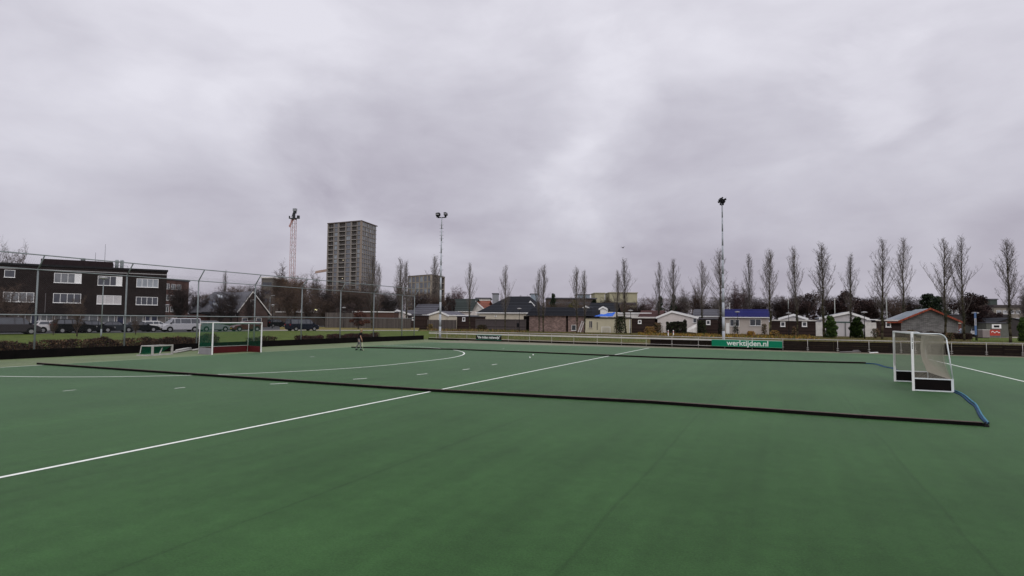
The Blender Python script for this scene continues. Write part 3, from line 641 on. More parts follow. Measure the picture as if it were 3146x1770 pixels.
# balls
bm = bmesh.new(); bmesh.ops.create_icosphere(bm, subdivisions=2, radius=0.0365); me = bpy.data.meshes.new('ball'); bm.to_mesh(me); bm.free(); me.materials.append(white)
for (px, py, l) in ((1628, 1100.5, 'nearer white hockey ball lying between the two black boards'), (1638, 1092, 'farther white hockey ball lying between the two black boards')):
    b = bpy.data.objects.new('hockey_ball', me); COL.objects.link(b); p = gp(px, py+1); b.location = (p.x, p.y, 0.066); b.scale = (1.4, 1.4, 1.4); tag(b, l, 'ball', 'balls lying on the pitch')
# ------------------------------------------------------------------ buildings
def wall_box(mb, x0, x1, y0, y1, z0, z1, mi=0): mb.box(x0, x1, y0, y1, z0, z1, mi)
def window(t, x, z, w, h, y=0.0, panes=2, fm=None, pm=None, fw=0.07, solid_last=False, name='window'):
    """frame proud of the wall face (which looks towards -y), panes set back inside it"""
    fm = fm or white; pm = pm or darkglass; mb = MB(); x0, x1, z0, z1 = x-w/2, x+w/2, z-h/2, z+h/2; f = fw
    mb.box(x0, x1, y-.06, y+.02, z0, z0+f); mb.box(x0, x1, y-.06, y+.02, z1-f, z1); mb.box(x0-.05, x1+.05, y-.12, y-.06, z0-.04, z0+.03)
    for i in range(panes+1):
        xx = x0 + (x1-x0)*i/panes; a = max(x0, xx-f/2) if 0 < i < panes else (x0 if i == 0 else x1-f); mb.box(a, a+f, y-.06, y+.02, z0+f, z1-f)
    fr = mb.build(name, fm, t)
    pb = MB()
    n = panes-1 if solid_last else panes
    for i in range(n): pb.box(x0+(x1-x0)*i/panes+.02, x0+(x1-x0)*(i+1)/panes-.02, y-.025, y-.01, z0+.03, z1-.03)
    pb.build('pane', pm, fr)
    if solid_last:
        qb = MB(); qb.box(x0+(x1-x0)*n/panes+.02, x1-.02, y-.04, y-.01, z0+.03, z1-.03); qb.build('panel', white, fr)
    return fr
def gable_roof(t, x0, x1, y0, y1, ze, zr, m, fascia=None, ridge='y', over=0.25, th=0.14, name='roof', fth=.2, xr=None):
    """ridge along y: gable faces the viewer; ridge along x: roof slope faces the viewer"""
    mb = MB(); xc = (x0+x1)/2 if xr is None else xr; yc = (y0+y1)/2
    if ridge == 'y':
        sl = (zr-ze)/(xc-x0); sr = (zr-ze)/(x1-xc); xa, xb = x0-over, x1+over; za = ze-over*sl; zb = ze-over*sr
        mb.prism([(xa, za), (xc, zr), (xc, zr+th), (xa, za+th)], y0-over*.6, y1+over); mb.prism([(xc, zr), (xb, zb), (xb, zb+th), (xc, zr+th)], y0-over*.6, y1+over)
        r = mb.build(name, m, t)
        if fascia:
            fb = MB(); yy = y0-over*.6
            fb.prism([(xa-.02, za-fth+th), (xc, zr-fth+th), (xc, zr+th+.03), (xa-.02, za+th+.03)], yy-.07, yy-.004); fb.prism([(xc+.002, zr-fth+th), (xb+.02, zb-fth+th), (xb+.02, zb+th+.03), (xc+.002, zr+th+.03)], yy-.07, yy-.004); fb.build('bargeboard', fascia, r)
    else:
        s = (zr-ze)/(yc-y0); ya, yb = y0-over, y1+over; za = ze-over*s
        P = [(x0-over, ya, za), (x1+over, ya, za), (x1+over, yc, zr), (x0-over, yc, zr), (x0-over, yb, za), (x1+over, yb, za)]
        Q = [(a, b, c+th) for a, b, c in P]; mb.add(P+Q, [(0, 1, 2, 3), (3, 2, 5, 4), (6, 9, 8, 7), (9, 10, 11, 8), (0, 6, 7, 1), (4, 5, 11, 10), (0, 3, 9, 6), (3, 4, 10, 9), (1, 7, 8, 2), (2, 8, 11, 5)])
        r = mb.build(name, m, t)
        if fascia: MB().box(x0-over-.02, x1+over+.02, ya-.08, ya-.004, za-fth+th, za+th*.7).build('gutter', fascia, r)
    return r
def gable_walls(t, x0, x1, y0, y1, ze, zr, m, xr=None, name='wall'):
    mb = MB(); xc = (x0+x1)/2 if xr is None else xr
    return MB().prism([(x0, -.05), (x1, -.05), (x1, ze), (xc, zr), (x0, ze)], y0, y1).build(name, m, t)
def hip_roof(t, x0, x1, y0, y1, ze, zr, xa, xb, m, th=.12, over=.3, name='roof', fascia=None):
    yc = (y0+y1)/2; e = [(x0-over, y0-over, ze), (x1+over, y0-over, ze), (x1+over, y1+over, ze), (x0-over, y1+over, ze), (xa, yc, zr), (xb, yc, zr)]
    mb = MB(); mb.add(e, [(0, 1, 5, 4), (1, 2, 5), (2, 3, 4, 5), (3, 0, 4), (3, 2, 1, 0)]); r = mb.build(name, m, t)
    if fascia: MB().box(x0-over-.01, x1+over+.01, y0-over-.09, y0-over-.004, ze-.16, ze+.05).build('gutter', fascia, r)
    return r
tiles_dark = banded('dark_roof_tiles', (0.022, 0.024, 0.030), (0.007, 0.007, 0.009), 0.34, 0.80, 2, 0.8)
tiles_grey = banded('grey_roof_tiles', (0.085, 0.085, 0.10), (0.04, 0.04, 0.05), 0.30, 0.8, 2, 0.7)
tiles_green = banded('green_grey_roof', (0.035, 0.045, 0.042), (0.018, 0.022, 0.022), 0.3, 0.85, 2, 0.6)
tiles_red = banded('red_roof_tiles', (0.22, 0.075, 0.048), (0.12, 0.045, 0.03), 0.3, 0.8, 2, 0.7)
tiles_brown = banded('brown_roof_tiles', (0.07, 0.028, 0.026), (0.03, 0.014, 0.013), 0.3, 0.8, 2, 0.7)
tiles_blue = banded('blue_roof_sheeting', (0.012, 0.014, 0.10), (0.006, 0.007, 0.05), 0.42, 0.86, 2, 0.7, spec=0.1)
felt = mat('roof_felt', (0.11, 0.11, 0.13), 0.8, 0.2, 0.8)
grey_metal = mat('zinc_roof', (0.20, 0.22, 0.25), 0.45, 0.15, 0.6)
planks_brown = banded('brown_cladding', (0.042, 0.028, 0.025), (0.012, 0.009, 0.009), 0.17, 0.86, 2, 0.85)
planks_grey = banded('grey_timber', (0.085, 0.072, 0.072), (0.03, 0.026, 0.027), 0.19, 0.88, 2, 0.9)
planks_vert = banded('vertical_timber', (0.11, 0.095, 0.088), (0.035, 0.03, 0.03), 0.16, 0.88, 0, 0.9)
brown_brick = brick('dark_brown_brick', (0.024, 0.017, 0.017), (0.034, 0.024, 0.022), (0.018, 0.015, 0.015))
red_brick = brick('red_brick', (0.085, 0.048, 0.042), (0.062, 0.036, 0.032), (0.07, 0.06, 0.055))
pink_rubble = brick('pink_rubble', (0.36, 0.24, 0.21), (0.14, 0.09, 0.085), (0.20, 0.16, 0.14), 0.42, 0.19, mort=0.03)
grey_stone = brick('grey_stone', (0.30, 0.295, 0.285), (0.17, 0.165, 0.16), (0.08, 0.078, 0.075), 0.55, 0.12, mort=0.02)
olive = mat('yellow_concrete', (0.38, 0.36, 0.25), 0.85, 0.1, 0.5)

# --- dark brick flats on the left
fl = Facade(-560, 508, 83, 106)
ft = thing('apartment_block', 'three storey dark brown brick flats with white strip windows at the left edge', 'building', (fl.a.x, fl.a.y, 0), fl.rot)
Hf = 10.6; mb = MB(); mb.box(0, fl.w, 0, 11, 2.9, Hf); mb.build('wall', brown_brick, ft)
mb = MB(); mb.box(0, fl.w+.02, .9, 10.9, -.05, 2.9); mb.build('ground_floor', mat('ground_floor_render', (0.16, 0.145, 0.14), 0.8, 0.3, 0.7), ft)
mb = MB(); mb.box(-.15, fl.w+.15, -.15, 11.1, Hf, Hf+.32); mb.build('parapet', mat('parapet_felt', (0.02, 0.02, 0.022), 0.7, 0.2), ft)
MB().box(-.05, fl.w+.05, -.09, -.005, Hf-.62, Hf-.5).build('cornice', mat('pale_coping', (0.40, 0.39, 0.39), 0.6, 0.1), ft)
xa = fl.xz(118, 830)[0]; xb = fl.xz(345, 830)[0]
pt_ = MB(); pt_.box(xa, xb, 2.5, 9, Hf+.3, Hf+1.45); pt_.build('penthouse', mat('penthouse_brick', (0.026, 0.018, 0.02), 0.9, 0.2), ft)
def fw_(px0, px1, py0, py1, panes, **k):
    x0, z1 = fl.xz(px0, py0); x1, z0 = fl.xz(px1, py1); zc0 = fl.xz((px0+px1)/2, (py0+py1)/2)[1]
    h = (py1-py0)*((fl.a-CAM).length/F_PX)*1.0
    D = (B((px0+px1)/2, 90)-CAM).length; hh = (fl.xz((px0+px1)/2, py0)[1]-fl.xz((px0+px1)/2, py1)[1])
    window(ft, (x0+x1)/2, zc0, abs(x1-x0), hh*.88, 0.0, panes, **k)
pg2 = glass('reflecting_glass', (0.16, 0.17, 0.18)); blind = mat('white_blind', (0.55, 0.53, 0.53), 0.7, 0.1)
fw_(14, 46, 828, 854, 1)
fw_(10, 104, 896, 930, 4, pm=pg2)
fw_(167, 250, 838, 872, 4, pm=pg2, solid_last=True)
fw_(164, 248, 900, 933, 4, pm=darkglass)
fw_(301, 375, 847, 880, 4, pm=darkglass, solid_last=True)
fw_(298, 372, 906, 937, 3, pm=blind)
fw_(420, 486, 855, 885, 4, pm=paleglass)
fw_(418, 484, 911, 939, 4, pm=darkglass)
fw_(-130, -50, 828, 862, 4, pm=pg2); fw_(-135, -50, 890, 925, 4, pm=darkglass)
rnd = random.Random(11)
for px0, px1, kind in ((30, 75, 'w'), (92, 118, 'd'), (122, 160, 'w'), (165, 205, 'w'), (245, 300, 'w'), (312, 352, 'w'), (358, 380, 'd'), (400, 440, 'w'), (446, 462, 'd'), (465, 484, 'd')):
    x0, _ = fl.xz(px0, 990); x1, _ = fl.xz(px1, 990)
    if kind == 'w': window(ft, (x0+x1)/2, 1.75, x1-x0, 1.7, 0.9, 2, pm=pg2, name='garage_front')
    else: window(ft, (x0+x1)/2, 1.4, x1-x0, 2.6, 0.9, 1, fm=white, pm=glass('dark_blue_door', (0.02, 0.025, 0.06)), name='door')
MB().tube((fl.xz(141, 900)[0], -.06, 3.0), (fl.xz(141, 900)[0], -.06, 6.2), 0.06, n=8).build('downpipe', mat('grey_pipe', (0.13, 0.12, 0.12), 0.6), ft)
x_ = fl.xz(250, 830)[0]
mb = MB(); mb.tube((x_, 3, Hf+1.4), (x_, 3, Hf+1.9), .35, n=14); mb.build('roof_vent', galv, ft, True)
for px, top in ((291.5, 771), (322.5, 745)):
    x_, z_ = fl.xz(px, top); mb = MB(); mb.tube((x_, 3, Hf+1.4), (x_, 3, z_), .035, .02, n=6); mb.build('aerial', galv_dark, ft)
for px in (357, 373):
    x_ = fl.xz(px, 830)[0]; mb = MB(); mb.tube((x_, 4, Hf+.3), (x_, 4, Hf+1.7), .28, .28, 10); mb.tube((x_, 4, Hf+1.75), (x_, 4, Hf+2.0), .38, .2, 10); mb.build('flue', galv, ft)
mb = MB(); x1_ = fl.xz(345, 830)[0]; x2_ = fl.xz(392, 830)[0]; mb.path([(x1_, 3.6, Hf+.95), (x2_, 3.6, Hf+.95)], .03, 6)
for k in range(4): mb.tube((x1_+(x2_-x1_)*k/3, 3.6, Hf+.3), (x1_+(x2_-x1_)*k/3, 3.6, Hf+.95), .03, n=6)
mb.build('roof_rail', galv, ft)

# --- red brick block behind the flats
f = Facade(505, 582, 150, 160); t = thing('apartment_block', 'red brick block with flat roof partly hidden behind bare trees, right of the dark flats', 'building', (f.a.x, f.a.y, 0), f.rot)
zt = f.xz(540, 862)[1]; MB().box(-4, f.w-.7, 0, 14, -.05, zt).build('wall', brick('russet_brick', (0.15, 0.065, 0.055), (0.115, 0.055, 0.048), (0.11, 0.09, 0.08)), t); MB().box(-4.2, f.w-.5, -.2, 14.2, zt, zt+.3).build('parapet', felt, t)
MB().box(f.w-.7, f.w+2.2, 3, 12, -.05, zt-1.0).build('stair_tower', mat('teal_cladding', (0.06, 0.09, 0.095), 0.5), t)
for r_ in range(4):
    for c_ in range(3): window(t, .6+c_*2.3, zt-1.7-r_*2.9, 1.7, 1.4, 0, 2, pm=pg2)
# --- tall residential tower
TD = 385.0; cnr = B(1104, TD); la = B(999.5, TD+13); rb = B(1153, TD+23)
rt_ = math.atan2((cnr-la).y, (cnr-la).x); wl_ = (cnr-la).length
zT = W(1104, 674, TD).z
tw = thing('residential_tower', 'tall brown residential tower with loggias beyond the bare trees', 'building', (la.x, la.y, 0), rt_)
stone_t = mat('tower_stone', (0.25, 0.228, 0.212), 0.85, 0.12, 0.4); stone_p = mat('tower_pier', (0.31, 0.25, 0.205), 0.85, 0.08, 0.3); slab_m = mat('tower_slab', (0.42, 0.40, 0.39), 0.8, 0.1, 0.4)
ty = glass('tower_glass', (0.11, 0.12, 0.14)); td_ = glass('loggia_glass', (0.12, 0.125, 0.14)); tl = glass('tower_glass_pale', (0.22, 0.25, 0.28))
# inner frame: left face is the -y face (x from 0 to wl_), right face is the +x face
dR = (rb-cnr).length; ang = math.atan2((rb-cnr).y, (rb-cnr).x)-rt_   # real angle of the right face
ex = Vector((math.cos(ang), math.sin(ang)))
core = MB(); P0 = Vector((0, 0)); P1 = Vector((wl_, 0)); P2 = P1+ex*dR; P3 = ex*dR
ins = 0.9
def inset(p, q, r, s, d):
    c = (p+q+r+s)/4; return [v + (c-v).normalized()*d for v in (p, q, r, s)]
core.slab([tuple(v) for v in inset(P0, P1, P2, P3, ins*1.5)], -.05, zT-.6); core.build('core', mat('tower_recess', (0.085, 0.078, 0.075), 0.8, 0.15), tw)
MB().slab([tuple(v) for v in inset(P0, P1, P2, P3, -.35)], zT-.5, zT).build('roof_edge', mat('roof_edge_bronze', (0.11, 0.085, 0.08), 0.6), tw)
fh = 3.02; nfl = int(zT/fh); z00 = zT-.5-nfl*fh
def face(p, d, n, cols, side):
    """p start, d unit along, n outward normal, cols list of (x0,x1,kind)"""
    W_ = (cols[-1][1])
    grid = MB(); slabs = MB(); pier = MB()
    def pbox(mb, x0, x1, o0, o1, z0, z1):
        a = p+d*x0; b = p+d*x1; mb.slab([tuple(a+n*o0), tuple(b+n*o0), tuple(b+n*o1), tuple(a+n*o1)], z0, z1)
    xs = 0
    edges = sorted({c[0] for c in cols} | {c[1] for c in cols})
    rest = MB(); cnt = 0
    for (a, b) in zip([0]+[c[1] for c in cols], [c[0] for c in cols]+[None]):
        if b is None: break
        if b-a > .05: pbox(grid, a, b, -1.3 if side == 0 else -.4, 0.0, 0, zT-.5)
    for k in range(nfl+1):
        z = z00+k*fh
        pbox(grid, 0, W_, -1.2, -.04 if side == 0 else .05, z-.24, z+.24)
        for (x0, x1, kd) in cols:
            if kd == 'L' and k < nfl: one = MB(); pbox(one, x0-.1, x1+.1, -1.1, .22, z-.10, z+.16); one.build('balcony_slab', slab_m, tw)
    for k in range(nfl-1, -1, -1):
        z = z00+k*fh
        for (x0, x1, kd) in cols:
            dep = {'L': -.95, 'w': -.22}[kd]; mm = td_ if kd == 'L' else (tl if rnd.random() < .3 else ty)
            if kd == 'L':
                w = MB(); pbox(w, x0+.02, x1-.02, dep-.05, dep, z+.17, z+fh-.17); xm = x0+(x1-x0)*.45; pbox(w, xm, xm+.18, dep, dep+.06, z+.17, z+fh-.17)
            else:
                w = MB(); pbox(w, x0+.05, x1-.05, dep-.05, dep, z+.2, z+fh-.45)
            if cnt < 50 and z > 17:
                w.build('window', mm, tw); cnt += 1
            else:
                o = len(rest.v); rest.v += w.v; rest.f += [tuple(i+o for i in q) for q in w.f]; rest.m += [0 if kd == 'L' else 1]*len(w.f)
    grid.build('facade_frame', stone_t, tw); 
    if slabs.v: slabs.build('balcony_slab', slab_m, tw)
    o = rest.build('window', [td_, ty], tw); o['kind'] = 'stuff'
u_ = wl_/105.0
cl = [(3, 19, 'L'), (22, 32, 'w'), (37, 56, 'L'), (59, 72, 'w'), (76, 91, 'L'), (93, 101, 'w')]
face(P0, Vector((1, 0)), Vector((0, -1)), [(a*u_, b*u_, k) for a, b, k in cl], 0)
nr = Vector((ex.y, -ex.x)); u_ = dR/50.0
if nr.x < 0: nr = -nr
cr = [(4+i*5.7, 8.0+i*5.7, 'w') for i in range(8)]
face(P1, ex, nr, [(a*u_, b*u_, k) for a, b, k in cr], 1)
MB().slab([tuple(P1+Vector((-.9, -.06))), tuple(P1+Vector((.06, -.06))), tuple(P1+ex*1.5+nr*.06), tuple(P1+ex*1.5-nr*.8), tuple(P1+Vector((-.9, .8)))], -.05, zT-.5).build('corner_pier', stone_p, tw)
MB().slab([tuple(P0+Vector((-.05, -.05))), tuple(P0+Vector((.6, -.05))), tuple(P0+Vector((.6, .8))), tuple(P0+ex*1.0)], -.05, zT-.5).build('corner_pier', stone_t, tw)
lit = emit('lit_room', (1.0, 0.85, 0.6), 0.45)
for (px, py) in ((1051, 798), (1050, 855)):
    xx = (px-1001)/104*wl_; zz = W(px, py, TD+6).z; MB().box(xx-.3, xx+.3, .3, .38, zz-.22, zz+.22).build('lamp', lit, tw)
# --- lower block right of the tower
D2 = 290; c2 = B(1324, D2); l2 = B(1251, D2+14); r2 = B(1364, D2+17)
rz = math.atan2((c2-l2).y, (c2-l2).x); w2 = (c2-l2).length; z2 = W(1324, 842, D2).z
lb = thing('apartment_block', 'low sand coloured block with square grid facade right of the tall tower', 'building', (l2.x, l2.y, 0), rz)
an2 = math.atan2((r2-c2).y, (r2-c2).x)-rz; e2 = Vector((math.cos(an2), math.sin(an2))); d2 = (r2-c2).length
Q = [Vector((0, 0)), Vector((w2, 0)), Vector((w2, 0))+e2*d2, e2*d2]
MB().slab([tuple(v) for v in inset(*Q, .5)], -.05, z2-.3).build('core', mat('block_recess', (0.06, 0.055, 0.055), 0.8), lb)
MB().slab([tuple(v) for v in inset(*Q, -.3)], z2-.3, z2).build('roof_edge', mat('block_roof_edge', (0.13, 0.11, 0.10), 0.7), lb)
sand = mat('sand_stone', (0.32, 0.28, 0.23), 0.85, 0.1, 0.5); gm = MB(); n1 = 6
for i in range(n1+1): gm.box(w2*i/n1-(.0 if i == 0 else .28), w2*i/n1+(.28 if i < n1 else 0), -.1, .5, -.05, z2-.3)
for k in range(7): gm.box(0, w2, -.05, .5, z2-.7-k*3.15, z2-.3-k*3.15)
n2_ = Vector((e2.y, -e2.x)); n2_ = n2_ if n2_.x > 0 else -n2_
for i in range(5):
    a = Q[1]+e2*(d2*i/4); gm.slab([tuple(a-e2*.3-n2_*.6), tuple(a+e2*.3-n2_*.6), tuple(a+e2*.3+n2_*.05), tuple(a-e2*.3+n2_*.05)], -.05, z2-.31)
for k in range(7): gm.slab([tuple(Q[1]-n2_*.6), tuple(Q[2]-n2_*.6), tuple(Q[2]+n2_*.02), tuple(Q[1]+n2_*.02)], z2-.72-k*3.15, z2-.32-k*3.15)
gm.build('facade_frame', sand, lb)
for k in range(5):
    for i in range(n1):
        w = MB(); x0 = w2*i/n1+.33; x1 = w2*(i+1)/n1-.33; w.box(x0, x1, .12, .16, z2-3.4-k*3.15, z2-.75-k*3.15); xm = (x0+x1)/2; w.box(xm-.06, xm+.06, .05, .12, z2-3.4-k*3.15, z2-.75-k*3.15); w.build('window', tl if (i+k) % 3 == 0 else ty, lb)
# --- pitched roof house left
f = Facade(727, 826, 128, 133); t = thing('house', 'brick house with steep grey roof, skylights and pale gable edge behind the silver car', 'building', (f.a.x, f.a.y, 0), f.rot)
ax_, az_ = f.xz(776, 897); ez_ = f.xz(780, 962)[1]; dl = 12.0
gable_walls(t, .3, f.w-.3, 0, dl, ez_, az_-.2, red_brick, xr=ax_)
MB().box(-7.5, .25, 1.0, 8, -.05, ez_-.4).build('annex', mat('annex_brick', (0.07, 0.035, 0.03), 0.9), t)
r = gable_roof(t, 0, f.w, 0, dl, ez_, az_, mat('slate_grey', (0.10, 0.10, 0.115), 0.45, 0.3, 0.8), fascia=white_dirty, ridge='y', over=.4, xr=ax_, fth=.25)
# the long slope facing left, seen side-on: a hipped wing running left
wg = MB(); xl = f.xz(632, 962)[0]; xr_ = f.xz(690, 897)[0]
wg.add([(xl, -.3, ez_), (0.2, -.3, ez_), (ax_, 6, az_), (xr_, 6, az_), (xl, 12, ez_), (.2, 12, ez_)], [(0, 1, 2, 3), (4, 3, 2, 5), (0, 3, 4), (0, 4, 5, 1), (1, 5, 2)])
wr = wg.build('wing_roof', mat('slate_grey', (0.1, 0.1, 0.115)), t)
MB().box(xl+1, .2, .2, 11.5, -.05, ez_-.02).build('wing_wall', red_brick, t)
MB().box(xl-1.0, .3, -.75, -.3, ez_-.35, ez_+.1).build('gutter', blackm, wr)
def on_slope(px, py):
    x, z = f.xz(px, py); k = (z-ez_)/(az_-ez_); return x, -.3+6.3*k, z
for (px, py) in ((672, 935), (716, 938), (700, 909), (742, 908)):
    x, y, z = on_slope(px, py); k = (az_-ez_)/6.3
    s = MB(); s.add([(x-.45, y-.35-.05, z-.35*k+.07), (x+.45, y-.40, z-.35*k+.07), (x+.45, y+.3, z+.35*k+.07), (x-.45, y+.3, z+.35*k+.07)], [(0, 1, 2, 3)]); s.add([(x-.5, y-.45, z-.45*k+.02), (x+.5, y-.45, z-.45*k+.02), (x+.5, y+.4, z+.45*k+.02), (x-.5, y+.4, z+.45*k+.02)], [(0, 1, 2, 3)])
    s.build('skylight', glass('skylight_glass', (0.45, 0.48, 0.52)), wr)
sp_ = MB(); k = (az_-ez_)/6.3
for (pa, pb, pc, pd) in (((655, 925), (700, 925), (700, 950), (655, 950)), ((722, 915), (748, 915), (735, 950), (708, 950))):
    q = [on_slope(*v) for v in (pa, pb, pc, pd)]; sp_.add([(x, y-.05, z+.06) for x, y, z in q], [(0, 1, 2, 3)])
sp_.build('solar_panels', glass('solar_cells', (0.03, 0.035, 0.06)), wr)
for (px, py, w, h) in ((776, 930, .9, 1.3), (752, 985, 1.2, 1.2), (795, 985, 1.2, 1.2)):
    x, z = f.xz(px, py); window(t, x, z, w, h, 0, 1, fm=white_dirty)

# --- chalet park (left to right)
def invD(px): return 1.0/(1/140+(px-1310)/1790*(1/97-1/140))
def bld(name, label, cat, x0, x1, back=0.0, d=None):
    D0 = (d or invD(x0))+back; D1 = (d or invD(x1))+back; f = Facade(x0, x1, D0, D1)
    return f, thing(name, label, cat, (f.a.x, f.a.y, 0), f.rot)
def timber_fence(x0, x1, py, label, m=planks_grey, back=0, d=None, posts=True):
    f, t = bld('timber_fence', label, 'fence', x0, x1, back, d); z = f.xz((x0+x1)/2, py)[1]
    MB().box(0, f.w, 0, .04, 0, z).build('boards', m, t)
    if posts:
        n = max(2, int(f.w/2.2)); 
        for i in range(n+1): MB().box(f.w*i/n-.05, f.w*i/n+.05, -.07, -.003, -.05, z+.06).build('post', mat('fence_post', (0.10, 0.085, 0.08), 0.9, 0.2), t)
    return f, t
timber_fence(1000, 1112, 961, 'vertical grey board fence left of the low white edged roofs', planks_vert, d=134)
timber_fence(1100, 1262, 979, 'vertical grey board fence right of the small red leaved tree', planks_vert, d=130)
def flat_shed(name, label, cat, x0, x1, pytop, m, roofm, back=0, depth=5, edge=None, d=None, edge_h=.18, wins=(), front_gable=None):
    f, t = bld(name, label, cat, x0, x1, back, d); z = f.xz((x0+x1)/2, pytop)[1]
    MB().box(0, f.w, 0, depth, -.05, z-edge_h).build('wall', m, t)
    r = MB().box(-.12, f.w+.12, -.15, depth+.1, z-edge_h, z-.02).build('roof', roofm, t)
    if edge: MB().box(-.14, f.w+.14, -.19, -.153, z-edge_h-.02, z+.02).build('fascia', edge, r)
    for (px, py, w, h) in wins:
        x, zz = f.xz(px, py); window(t, x, zz, w, h, 0, 1, fw=.16)
    return f, t
flat_shed('low_building', 'low building with long white roof edge behind the small red leaved tree', 'building', 1056, 1210, 957, mat('rust_cladding', (0.10, 0.055, 0.045), .9), felt, back=3, edge=white, depth=6, d=140)
flat_shed('low_building', 'dark low building with pale roof behind the dark parked van', 'building', 848, 975, 958, mat('brown_render', (0.09, 0.07, 0.06), .9), grey_metal, depth=7, d=165, edge=white_dirty)
def gable_house(label, x0, x1, apx, apy, eay, wallm, roofm, fasc=white, back=0, depth=9, over=.3, wins=(), d=None, name='chalet', cat='chalet', fth=.38):
    f, t = bld(name, label, cat, x0, x1, back, d); xr, zr = f.xz(apx, apy); ze = f.xz((x0+x1)/2, eay)[1]
    gable_walls(t, 0, f.w, 0, depth, ze-.05, zr-.08, wallm, xr=xr); gable_roof(t, 0, f.w, 0, depth, ze, zr, roofm, fasc, 'y', over, xr=xr, fth=fth)
    for (px, py, w, h, n) in wins:
        x, zz = f.xz(px, py); window(t, x, zz, w, h, 0, n)
    return f, t
def slope_house(label, x0, x1, rpy, eay, wallm, roofm, fasc=white, back=0, depth=8, wins=(), d=None, name='chalet', cat='chalet', hip=None, fth=.2):
    f, t = bld(name, label, cat, x0, x1, back, d); zr = f.xz((x0+x1)/2, rpy)[1]; ze = f.xz((x0+x1)/2, eay)[1]; zr += (zr-CAM.z)*depth/2/130
    MB().box(0, f.w, 0, depth, -.05, ze-.02).build('wall', wallm, t)
    if hip:
        a, b = f.xz(hip[0], rpy)[0], f.xz(hip[1], rpy)[0]; hip_roof(t, 0, f.w, 0, depth, ze, zr, a, b, roofm, fascia=fasc)
    else: gable_roof(t, 0, f.w, 0, depth, ze, zr, roofm, fasc, 'x', .3, fth=fth); 
    for (px, py, w, h, n) in wins:
        x, zz = f.xz(px, py); window(t, x, zz, w, h, 0, n)
    return f, t
gable_house('small white gabled chalet at the left end of the chalet row', 1204, 1262, 1221, 953, 966, plaster, tiles_grey, back=6)
slope_house('low grey roofed chalet behind the mesh fence corner', 1262, 1330, 936, 966, plaster, tiles_grey, back=12)
flat_shed('shed', 'brown clad shed with small white window seen through the mesh fence', 'shed', 1252, 1306, 968, planks_brown, felt, edge=None, wins=((1270, 979, .7, .8),))
f, t = slope_house('dark green roofed house with a white gable behind the left floodlight mast', 1352, 1448, 920, 955, plaster, tiles_green, back=30, depth=9)
gable_house('white gable front in the middle of the dark green roofed house', 1347, 1376, 1357, 928, 952, white_dirty, tiles_green, back=28, depth=4, name='gabled_extension', cat='extension')
gable_house('orange red roofed house peeping over the chalets left of the big dark hip roof', 1452, 1488, 1462, 926, 950, white_dirty, tiles_red, back=34, depth=8)
slope_house('orange red tiled roof ridge between the green roof and the big dark hip roof', 1462, 1490, 926, 950, white_dirty, tiles_red, back=40, depth=8, name='house', cat='building')
gable_house('cream gabled chalet with flat grey roof beside the left floodlight mast', 1316, 1376, 1350, 957, 968, cream, felt, back=2, wins=((1352, 975, .6, 1.3, 1),))
flat_shed('chalet', 'cream flat roofed chalet between the floodlight mast and the brown shed', 'chalet', 1372, 1440, 968, cream, grey_metal, back=2, edge=white, depth=8)
timber_fence(1314, 1402, 983, 'weathered vertical board fence behind the left floodlight mast', planks_vert, back=-2)
flat_shed('shed', 'brown clad shed with small white window left of the long grey plank fence', 'shed', 1404, 1462, 971, planks_brown, felt, wins=((1425, 981, .75, .9),), back=-1)
f, t = slope_house('large cream bungalow under a broad dark tiled hip roof', 1466, 1640, 911, 961, cream, tiles_dark, back=8, depth=12, hip=(1533, 1600), wins=((1523, 971, .4, .4, 1),))
timber_fence(1462, 1616, 981, 'long grey horizontal plank fence in front of the large cream bungalow', planks_grey, back=-1)
gable_house('tiny white dormer gable on the right of the broad dark roof', 1622, 1640, 1630, 926, 937, white_dirty, tiles_dark, back=12, depth=3, name='dormer', cat='dormer')
# brick block with mansard tiled roof
f, t = bld('brick_building', 'pink rubble stone outbuilding with black mansard roof', 'building', 1622, 1738)
zr = f.xz(1680, 944)[1]; ze = f.xz(1680, 968)[1]; xA = f.xz(1632, 944)[0]; dm = 6.5
MB().box(.3, f.w, 0, dm, -.05, ze).build('wall', pink_rubble, t)
mb = MB(); k_ = 1.1; mb.add([(-.4, -.35, ze-.15), (f.w+.1, -.35, ze-.15), (f.w+.1, k_, zr), (xA, k_, zr), (-.4, dm+.3, ze-.15), (f.w+.1, dm+.3, ze-.15), (f.w+.1, dm-1, zr), (xA, dm-1, zr)], [(0, 1, 2, 3), (4, 7, 6, 5), (0, 3, 7, 4), (3, 2, 6, 7), (1, 5, 6, 2), (0, 4, 5, 1)]); mb.build('roof', tiles_dark, t)
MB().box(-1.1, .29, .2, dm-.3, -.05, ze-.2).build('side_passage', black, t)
f, t = bld('brick_building', 'second pink rubble outbuilding with black roof behind the ladder', 'building', 1745, 1797)
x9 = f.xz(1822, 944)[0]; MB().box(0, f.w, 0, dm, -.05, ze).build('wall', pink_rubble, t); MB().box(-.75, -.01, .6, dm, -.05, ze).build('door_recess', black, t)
mb = MB(); mb.add([(-.75, -.35, ze-.15), (x9, -.35, ze-.15), (x9-.6, k_, zr-.15), (-.75, k_, zr-.05), (-.75, dm+.3, ze-.15), (x9, dm+.3, ze-.15), (x9-.6, dm-1, zr-.15), (-.75, dm-1, zr-.05)], [(0, 1, 2, 3), (4, 7, 6, 5), (0, 3, 7, 4), (3, 2, 6, 7), (1, 5, 6, 2), (0, 4, 5, 1)]); mb.build('roof', tiles_dark, t)
x, z = f.xz(1763, 1007); window(t, x, z, 1.0, 1.2, 0, 1)
slope_house('dark tiled roof with white trim behind the rubble outbuildings', 1808, 1888, 932, 958, white_dirty, tiles_dark, back=22, depth=8)
